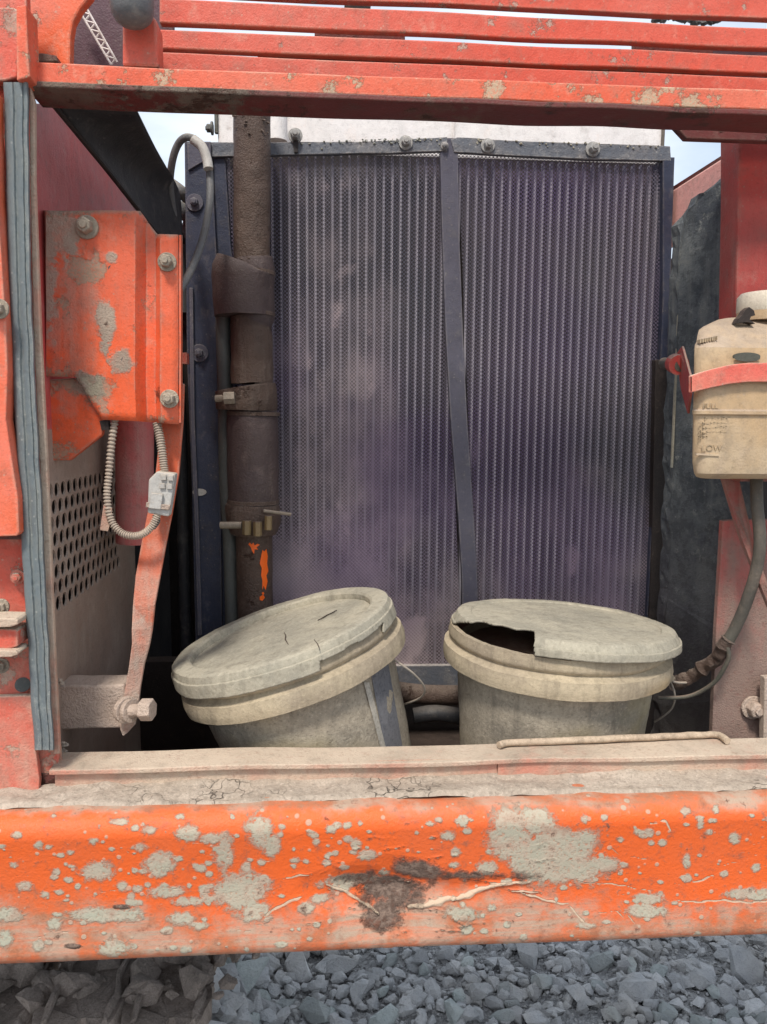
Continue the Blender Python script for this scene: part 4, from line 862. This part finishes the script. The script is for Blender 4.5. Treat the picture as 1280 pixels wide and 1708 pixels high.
# ================================================================== COOLANT BOTTLE
CB = thing('coolant_bottle', 'dusty cream yellow plastic expansion bottle with cap and small black hole on top', 'plastic bottle', tuple(W(1270, 797, .93)))
def bottle():
    # horizontal rounded cross section per height; left side visible, extends right beyond the frame
    Yc = .935
    def section(v, ul, inset, yfront):    # returns ring of points at height v
        xl = W(ul, v, .90).x; xlb = W(ul+4, v, 1.02).x; xr = W(1420, v, .90).x; z = W(1200, v, .90).z; yb_ = 1.02; r = .013
        pts = []
        for (cx, cy, a0) in ((xl+r, yfront+r, 180), (xr-r, yfront+r, 270), (xr-r, yb_-r, 0), (xlb+r, yb_-r, 90)):
            for k in range(7): a = R(a0 + 15*k); pts.append(Vector((cx + r*math.cos(a), cy + r*math.sin(a), z)))
        return pts
    rows = [(798,1172,.893),(795,1160,.885),(788,1152,.878),(770,1148,.876),(694,1149,.876),(691,1146,.873),(686,1146,.873),(683,1149,.876),(660,1150,.876),(600,1152,.878),(582,1154,.880),(576,1158,.885),(570,1164,.890),(560,1170,.897),(548,1178,.905),(541,1190,.912),(532,1212,.925),(524,1232,.935),(520,1250,.945)]
    mb = MB(); m = 28
    for v, ul, yf in rows: mb.v += section(v, ul, 0, yf)
    for i in range(len(rows)-1):
        for k in range(m): mb.f.append((i*m+k, i*m+(k+1) % m, (i+1)*m+(k+1) % m, (i+1)*m+k))
    mb.f += [tuple(range(m))[::-1], tuple((len(rows)-1)*m+k for k in range(m))]
    obj('tank', mb, M['plastic'], CB, smooth=True)
    c = W(1282, 520, .945)
    mb = MB().tube([c + Vector((0,0,-.012)), c + Vector((0,0,.0)), c + Vector((0,0,.0))], .036, 32); obj('neck', mb, M['plastic'], CB, smooth=True)
    mb = MB(); N = 40; rs = [(.0355, -.002), (.0365, 0), (.0365, .017), (.033, .0215), (.02, .023), (0.0005, .0232)]; mb.lathe(rs, Matrix.Translation(c), N); obj('cap', mb, M['cap'], CB, smooth=True)
    # moulded pillar; dark patches put in for the shade of recess and hole
    mb = MB().prism([W(1214+ (u-1214), v, y) for u, v, y in [(1226,592,.879),(1262,592,.879),(1262,540,.905),(1230,540,.905)]], (0, .02, 0)); 
    P = []
    cc = W(1247, 594, .874); mb = MB()
    for k in range(24):
        a = 2*math.pi*k/24; mb.v.append(cc + Vector((.0155*math.cos(a), 0, .0042*math.sin(a) - (.002 if math.sin(a) < 0 else 0))))
    mb.f.append(tuple(range(24))[::-1]); mb.add([v + Vector((0, .004, 0)) for v in mb.v[:24]], [tuple(range(24))]); obj('recess', mb, M['drainhose'], CB)
    hole = [(1229,539),(1233,531),(1239,525),(1244,517),(1250,512),(1258,518),(1260,526),(1253,528),(1251,533),(1260,540),(1246,537),(1238,538)]
    mb = MB().prism([W(u, v, .905) for u, v in hole], (0, .012, 0)); obj('torn_hole', mb, M['black'], CB, label='black patch put in for the shade of a ragged hole beside the cap')
    mb = MB().prism([W(u, v, .8745) for u, v in ((1162,756),(1182,757),(1200,758),(1200,761),(1180,760),(1162,759))], (0, .004, 0)); obj('level_mark', mb, M['plastic'], CB)
bottle()
def text(s, u, v, Y, size, name, mat, parent, rz=0):
    cu = bpy.data.curves.new(name, 'FONT'); cu.body = s; cu.size = size; cu.extrude = .0006; cu.materials.append(mat)
    o = bpy.data.objects.new(name, cu); COL.objects.link(o); dg = bpy.context.evaluated_depsgraph_get(); me = bpy.data.meshes.new_from_object(o.evaluated_get(dg)); bpy.data.objects.remove(o)
    o = bpy.data.objects.new(name, me); COL.objects.link(o); o.parent = parent; o.location = W(u, v, Y) - WORLD_LOC[parent]; o.rotation_euler = (R(90), 0, rz); return o
M['mark'] = weathered('moulded_mark', (.42, .30, .17), (.46, .35, .22), amt=.2, off=40)
text('FULL', 1172, 681, .8755, .0085, 'moulded_lettering', M['mark'], CB); text('LOW', 1170, 752, .8755, .0105, 'moulded_lettering', M['mark'], CB)
mb = MB(); rr = random.Random(2)      # worn moulded rows that can no longer be read
for v0, u0, u1 in ((701,1176,1216),(709,1166,1212),(716,1166,1214),(724,1166,1212),(731,1166,1180)):
    u = u0
    while u < u1:
        wd = rr.uniform(2, 5); hh = rr.uniform(2, 4.5); a = W(u, v0 - (u-u0)*.03 - hh, .8757); mb.box(tuple(a), (W(u+wd, v0, .8757).x, .8775, W(u, v0-(u-u0)*.03-hh+1.2, .8757).z)); 
        if rr.random() < .6: mb.box(tuple(a), (W(u+1, v0, .8757).x, .8775, W(u, v0-(u-u0)*.03, .8757).z))
        u += wd + rr.uniform(.8, 2)
u = 1168
while u < 1200:
    a = W(u, 572-(u-1168)*.2, .886); mb.box(tuple(a), (W(u+rr.uniform(1, 3), 572, .886).x, .8935, W(u, 566-(u-1168)*.2, .886).z)); u += 4
obj('worn_moulding', mb, M['mark'], CB, label='rows of worn moulded marks')['kind'] = 'stuff'
BB = thing('bottle_bracket', 'red steel strap and bracket holding the cream plastic bottle', 'bracket', tuple(W(1150, 650, .88)))
def strap():
    yf = .868; pts = [(1151,627,655),(1165,622,652),(1190,615,646),(1220,608,640),(1250,605,637),(1290,605,637),(1420,608,640)]; mb = MB()
    for u, a, b in pts: p, q = W(u, a, yf), W(u, b, yf); mb.v += [p, q, q + Vector((0, .004, 0)), p + Vector((0, .004, 0))]
    for i in range(len(pts)-1):
        for k in range(4): mb.f.append((i*4+k, i*4+(k+1) % 4, i*4+4+(k+1) % 4, i*4+4+k))
    mb.f += [(0,3,2,1), tuple(len(mb.v)-4+k for k in range(4))]; obj('strap', mb, M['strapred'], BB, bev=.001)
    mb = MB().prism([W(1151,627,.868), W(1151,655,.868), W(1147,690,.95), W(1136,650,1.0), W(1128,590,1.02), W(1138,577,1.0)], (.003, 0, 0)); obj('side_bracket', mb, M['redpost'], BB, bev=.0008)
    mb = MB().tube([W(1108,606,1.06), W(1136,610,1.0)], .008, 14); obj('bracket_bolt', mb, M['drainhose'], BB, smooth=True)
    mb = MB().tube([W(1126,606,1.02), W(1133,609,1.0)], .013, 18); obj('washer', mb, M['redpost'], BB)
    mb = MB().prism([W(1204,792,.965), W(1232,792,.965), W(1262,920,.93), W(1284,980,.92), W(1290,1030,.92), W(1262,960,.93), W(1236,896,.95)], (0, .008, 0)); obj('support_bar', mb, M['redpost'], BB, bev=.001)
    mb = MB().box(tuple(W(1236,797,.94)), (W(1420,797,.94).x, 1.0, W(1236,803,.94).z)); obj('base_tray', mb, M['redpost'], BB)
strap()
DH = MB().tube(crv(pz([(1262,780,.94),(1263,840,.93),(1268,900,.925),(1262,950,.93),(1245,1005,.94),(1228,1045,.95),(1214,1070,.955)])), [.0074]*49, 16)
tag(obj('drain_hose', DH, M['drainhose'], None, smooth=True), 'olive grey rubber hose curving down from under the plastic bottle', 'hose')
P = crv(pz([(1216,1066,.955),(1208,1078,.958),(1195,1100,.97),(1176,1112,.985),(1158,1125,1.0),(1138,1136,1.01),(1120,1140,1.02)]), 6)
mb = MB().tube(P, [.009 + .003*noise.noise(Vector((i*.6, 0, 0))) for i in range(len(P))], 14); mb.wob(.003, 90)
tag(obj('corroded_hose_end', mb, M['pipe'], None, smooth=True), 'lumpy mud caked hose end between the right bucket and olive hose', 'hose end')
mb = MB().tube(crv(pz([(1212,1075,.95),(1216,1095,.95),(1208,1115,.955),(1194,1136,.965),(1168,1154,.98),(1140,1163,.99),(1098,1164,1.0)])), .0028, 10)
tag(obj('thin_cable', mb, M['drainhose'], None, smooth=True), 'thin olive cable sagging below the mud caked hose end', 'cable')

# ================================================================== BUCKETS
def axis_matrix(c, up, fwd=(0,1,0)):
    z = Vector(up).normalized(); x = Vector(fwd).cross(z).normalized(); y = z.cross(x); m = Matrix((x, y, z)).transposed().to_4x4(); m.translation = c; return m
def refine(prof, step):
    out = []
    for a, b in zip(prof, prof[1:]):
        n = max(1, int(math.hypot(a[0]-b[0], a[1]-b[1])/step))
        out += [(a[0]+(b[0]-a[0])*k/n, a[1]+(b[1]-a[1])*k/n) for k in range(n)]
    return out + [prof[-1]]
def bucket(c, up, lab, rim, lidM, lidprof, keep, lidlab, hgt, floorz):
    T_ = thing('bucket', lab, 'bucket', (c[0], c[1], floorz), 'plastic buckets behind the sill')
    Mx = axis_matrix(c, up)
    k = rim/.153
    # body (below collar), slight taper
    prof = [(.001*k, -hgt), (.112*k, -hgt), (.114*k, -hgt+.003), (.1335*k, -.055), (.1335*k, -.047)]
    mb = MB().lathe(refine(prof, .006), Mx, 180); mb.wob(.0016, 25).wob(.0007, 130); body = obj('pail', mb, M['bucket'], T_, smooth=True)
    prof = [(.1335*k, -.048), (.148*k, -.050), (.153*k, -.048), (.1545*k, -.038), (.153*k, -.026), (.150*k, -.025), (.146*k, -.023), (.143*k, -.020), (.147*k, -.016), (.148*k, -.012), (.1465*k, -.005), (.146*k, .0), (.139*k, .0), (.131*k, -.045)]
    mb = MB().lathe(refine(prof, .005), Mx, 200); mb.wob(.0010, 20).wob(.0005, 130); obj('collar', mb, M['collar'], T_, smooth=True)
    mb = MB().lathe(refine(lidprof, .0016), lidM, 700, keep=keep); mb.wob(.0016, 16).wob(.0004, 130); lo = obj('lid', mb, M['lid'], T_, smooth='open', label=lidlab, solid=.0028); lo.data.set_sharp_from_angle(angle=R(30))
    return T_, Mx, body, lo
FZ = fz
# right bucket: nearly upright, lid broken open at left
cR = W(929, 1046, 1.04); upR = Vector((.035, -.02, 1)); rimR = .1545
LMr = axis_matrix(W(940, 1040, 1.04) + Vector((0, 0, -.0)), Vector((.062, .045, 1)))
lidR = [(.001, .004), (.03, .004), (.09, .004), (.128, .004), (.130, .0062), (.141, .0062), (.1465, .005), (.1515, -.0035), (.1520, -.0045), (.1542, -.005), (.1545, -.0135)]
def keepR(p, i, k):
    u, v = proj(p)
    if p.y < 1.04 + .05 and u < 888 + (v-1035)*.12 + 2.*math.sin(v*.12): 
        edge = 1037 + (u-755)*.085 + 3.5*math.sin(u*.045) + 1.0*math.sin(u*.17)
        if v > edge and u > 700: return False
    return True
B2, MR, bodyR, lidoR = bucket(cR, upR, 'upright dusty bucket at right, its lid broken open at the left edge', rimR, LMr, lidR, keepR, 'pale lid with a broken out piece', .285, FZ)
mb = MB().lathe([(.001, -.034), (.1305, -.034)], MR, 48); obj('inside_shade_disc', mb, weathered('shaded_bucket_inside', (.16, .06, .045), (.22, .085, .06), amt=.0, off=50), B2)  # dark disc added for the dim inside of the bucket
mb = MB().lathe([(.1362, -.040), (.1362, -.004)], MR, 64); obj('inner_wall', mb, weathered('red_brown_inside', (.20, .10, .07), (.26, .13, .09), amt=.0, off=51), B2, smooth='open')  # upper inside of the bucket in red brown
cm = W(955, 1172, .93); 
# wire ears and bails
def wire(pts, parent, r=.0013, name='bail_handle'): obj(name, MB().tube(crv(pz(pts)), r, 8), M['wire'], parent, smooth=True)
wire([(1110,1128,1.0),(1120,1140,1.0),(1126,1160,1.0),(1122,1180,1.01),(1108,1194,1.02),(1092,1204,1.03)], B2)
wire([(1116,1132,.99),(1128,1138,.99),(1148,1138,1.0),(1162,1130,1.01)], B2, .0016, 'bail_end')
obj('ear', MB().prism(px([(1106,1120),(1122,1124),(1128,1132),(1118,1140),(1106,1138)], .985), (0, .01, 0)), M['collar'], B2, bev=.001)
obj('drip', MB().prism(px([(944,1158),(953,1158),(952,1176),(950,1190),(948,1176)], .922), (0, .004, 0)), M['bucket'], B2)
# left bucket: tilted
cL = W(478, 1062, 1.04); upL = Vector((-.305, -.005, 1)); rimL = .1545
ML0 = axis_matrix(cL, upL); LMl = ML0 @ Matrix.Translation((0, 0, .0)) @ Matrix.Translation((-.003, -.001, .001))
lidL = [(.001, .003), (.03, .003), (.06, .003), (.09, .003), (.120, .0032), (.126, .004), (.1275, .0115), (.130, .0135), (.146, .0135), (.1495, .012), (.1515, .004), (.1535, .003), (.1542, -.013)]
lidM_inv = LMl.inverted()
def keepL(p, i, k):
    u, v = proj(p)
    return not ((lidM_inv @ p).z < -.003 + .0012*math.sin(u*.11) and p.y < 1.03 and 534 < u < 640)
B1, _, bodyL, lidoL = bucket(cL, upL, 'dusty bucket tilted to the left with a cracked closed lid', rimL, LMl, lidL, keepL, 'cracked lid with raised rim', .255, FZ)
def crack(pts, Y, wd, parent):
    # thin dark split lying on the lid: built on the lid plane
    n = (LMl.to_3x3() @ Vector((0,0,1))).normalized(); o0 = LMl @ Vector((0,0,Y)); P = []
    for u, v in pts: r = ray(u, v); P.append(C0 + r*((o0 - C0).dot(n)/r.dot(n)))
    mb = MB(); a = P; b = []
    for i, p in enumerate(a):
        t = (a[min(i+1, len(a)-1)] - a[max(i-1, 0)]).normalized(); s = t.cross(n); w_ = wd*math.sin(math.pi*(i+.3)/(len(a)-.4)); b.append((p + s*w_, p - s*w_))
    poly = [x[0] for x in b] + [x[1] for x in reversed(b)]; mb.prism(poly, -n*.0012); obj('crack', mb, M['black'], parent)
crack([(530,1034),(538,1030),(546,1025),(553,1022),(562,1017)], .0058, .0007, B1); crack([(474,1054),(477,1060),(476,1066),(481,1074)], .0058, .0008, B1); crack([(524,1066),(530,1074),(534,1083)], .0150, .0006, B1)
wire([(640,1090,.99),(660,1102,.98),(688,1122,.98),(706,1142,.99),(708,1156,1.0),(698,1166,1.02),(674,1175,1.05)], B1, .0014)
obj('ear', MB().prism(px([(620,1086),(640,1080),(652,1090),(640,1098),(622,1100)], .955), (0, .008, 0)), M['collar'], B1, bev=.001)
def onpail(u, v, Mx, prof_r, out=.0015):
    # point of the tapered pail wall seen at (u,v): intersect ray with cone numerically
    inv = Mx.inverted(); r = ray(u, v); t = .75/r.length
    for i in range(1200):
        p = C0 + r*t; q = inv @ p
        rr = .112*prof_r + (.1335-.112)*prof_r*(q.z + .255)/(.255-.055) + out
        if math.hypot(q.x, q.y) < rr: return p
        t += .0006
    return None
def decal(poly_fn, nu, nv, mat, name, parent, Mx, k, out):
    mb = MB(); ok = True
    for j in range(nv+1):
        for i in range(nu+1):
            u, v = poly_fn(i/nu, j/nv); p = onpail(u, v, Mx, k, out)
            if p is None: p = mb.v[-1].copy() if mb.v else W(u, v, .95)
            mb.v.append(p)
    for j in range(nv):
        for i in range(nu): mb.f.append((j*(nu+1)+i, j*(nu+1)+i+1, (j+1)*(nu+1)+i+1, (j+1)*(nu+1)+i))
    return obj(name, mb, mat, parent, smooth='open')
kL = rimL/.153
decal(lambda s, t: (620 + 26*t + s*(28+2*t), 1128 - 22*s + (1270-1128+22*s)*t), 8, 14, M['label'], 'label_sticker', B1, ML0, kL, .0012)
decal(lambda s, t: (607 + 34*t + s*(9), 1138 + (1270-1138)*t), 3, 14, M['labelw'], 'label_border', B1, ML0, kL, .0022)

# rod lying on the sill
rp = [(832,1243),(850,1239),(900,1237),(1000,1233),(1100,1229),(1170,1226),(1198,1226),(1214,1236)]
mb = MB().tube(crv([WZ(u, v, zs + .005) for u, v in rp]), .0042, 12); mb.wob(.0006, 60)
tag(obj('steel_rod', mb, M['rodmud'], None, smooth=True), 'dusty bent rod lying on the sill in front of the right bucket', 'rod')

# ================================================================== CRAWLER TRACK
CT = thing('crawler_track', 'mud covered crawler track shoes under the body at lower left', 'crawler track', (-.6, 1.55, .0))
def shoe_mesh():
    mb = MB(); p = .15
    outline = [(0,.012),(0.028,0),(p*.45,-.006),(p*.52,.012),(p*.6,.012),(p*.66,-.004),(p-.022,0),(p-.008,.014),(p-.008,.5),(0,.5)]
    mb.prism([Vector((x, y, 0)) for x, y in outline], (0, 0, -.022))
    for gx, gh in ((.018, .010), (.122, .010)): mb.prism([Vector((gx, .008, 0)), Vector((gx+.012, .008, 0)), Vector((gx+.009, .008, gh)), Vector((gx+.003, .008, gh))], (0, .485, 0))
    mb.sub(.03); mb.v = [v + noise.noise_vector(v*22)*.012 + noise.noise_vector(v*90)*.002 for v in mb.v]; return mb
edge = WZ(180, 1668, .62); ztk = .56; e = WZ(180, 1712, ztk); xr = WZ(345, 1712, ztk).x
sm = mesh_of('track_shoe', shoe_mesh(), M['trackmud'])
for k in range(10):
    o = bpy.data.objects.new('track_shoe', sm); COL.objects.link(o); o.parent = CT; o.location = Vector((xr - .15*(k+1), e.y + random.uniform(-.006, .006), ztk + random.uniform(-.006, .006))) - WORLD_LOC[CT]; o.rotation_euler = (random.uniform(-.02, .02), random.uniform(-.03, .03), random.uniform(-.02, .02))
mb = MB().tube([Vector((xr-.6, e.y+.06, ztk-.26)), Vector((xr-.6, e.y+.44, ztk-.26))], .23, 40); obj('idler_wheel', mb, M['trackmud'], CT, smooth=True)
mb = MB().box((xr-1.6, e.y+.10, ztk-.42), (xr-.6, e.y+.40, ztk-.10)); obj('track_frame', mb, M['trackmud'], CT, bev=.01)
for k in range(5):
    mb = MB().tube([Vector((xr-.8-.28*k, e.y+.08, ztk-.42)), Vector((xr-.8-.28*k, e.y+.42, ztk-.42))], .08, 24); obj('roller', mb, M['trackmud'], CT, smooth=True)
for k in range(12):
    o = bpy.data.objects.new('track_shoe', sm); COL.objects.link(o); o.parent = CT; o.location = Vector((xr - .15*k + .0, e.y, .05)) - WORLD_LOC[CT]; o.rotation_euler = (R(180), 0, 0); o.location.y += .5
mb = MB(); rr = random.Random(9)
for k in range(900):
    vs, fs = SV[k % 14]; s = .006 + .05*rr.random()**2.5; x = rr.uniform(xr-1.2, xr+.05 + .05*math.sin(k)); y = e.y + rr.uniform(.05, .48); a = Matrix.Rotation(rr.uniform(0, 6), 3, 'Z')
    mb.add([Vector((x, y, ztk + s*.2)) + a @ (v*s) for v in vs], fs)
o = obj('mud_and_stones', mb, M['trackmud'], CT, label='mud and small stones packed on the track'); o['kind'] = 'stuff'

# ------------------------------------------------------------------ sub-parts: small pieces belong to the part that carries them
def under_part(root, child, part):
    ks = [o for o in root.children if o.name.split('.')[0] == child]; ps = [o for o in root.children if o.name.split('.')[0] == part]
    for k_ in ks:
        wk = k_.location.copy(); p_ = min(ps, key=lambda q: (q.location - wk).length); k_.parent = p_; k_.location = wk - p_.location
bpy.context.view_layer.update()
for a_, b_, c_ in ((B1,'crack','lid'),(B1,'label_sticker','pail'),(B1,'label_border','pail'),(B1,'ear','collar'),(B2,'ear','collar'),(B2,'inside_shade_disc','pail'),(B2,'inner_wall','pail'),(B2,'drip','collar'),
                   (CV,'bolt','sheet'),(CV,'rivet','sheet'),(CB,'recess','tank'),(CB,'torn_hole','tank'),(CB,'level_mark','tank'),(CB,'moulded_lettering','tank'),(CB,'worn_moulding','tank'),(CB,'cap','neck'),
                   (H,'connector_clip','connector'),(H,'connector_collar','connector'),(H,'connector_latch','connector'),(H,'tape_tag','conduit'),(RAD,'bolt','top_flange'),(RAD,'stud','top_flange'),(RAD,'dust_crumbs','top_flange'),
                   (RAD,'mount_bolt','side_channel'),(RAD,'slot','side_channel'),(RAD,'channel_edge','side_channel'),(CP,'clamp_bolt','clamp'),(CP,'brass_nut','clamp'),(CP,'clamp_tail','clamp'),(CP,'paint_drip','lower_pipe'),(CP,'hose_band','hose'),
                   (BB,'washer','side_bracket'),(BB,'bracket_bolt','side_bracket'),(BODY,'plug','lower_pillar_plate'),(BODY,'mud_layer','lower_side_beam'),(BODY,'mud_crust','top_beam_flange'),(BODY,'bolt_end','top_beam_flange'),(FP,'frame_edge','foam_sheet')):
    under_part(a_, b_, c_)
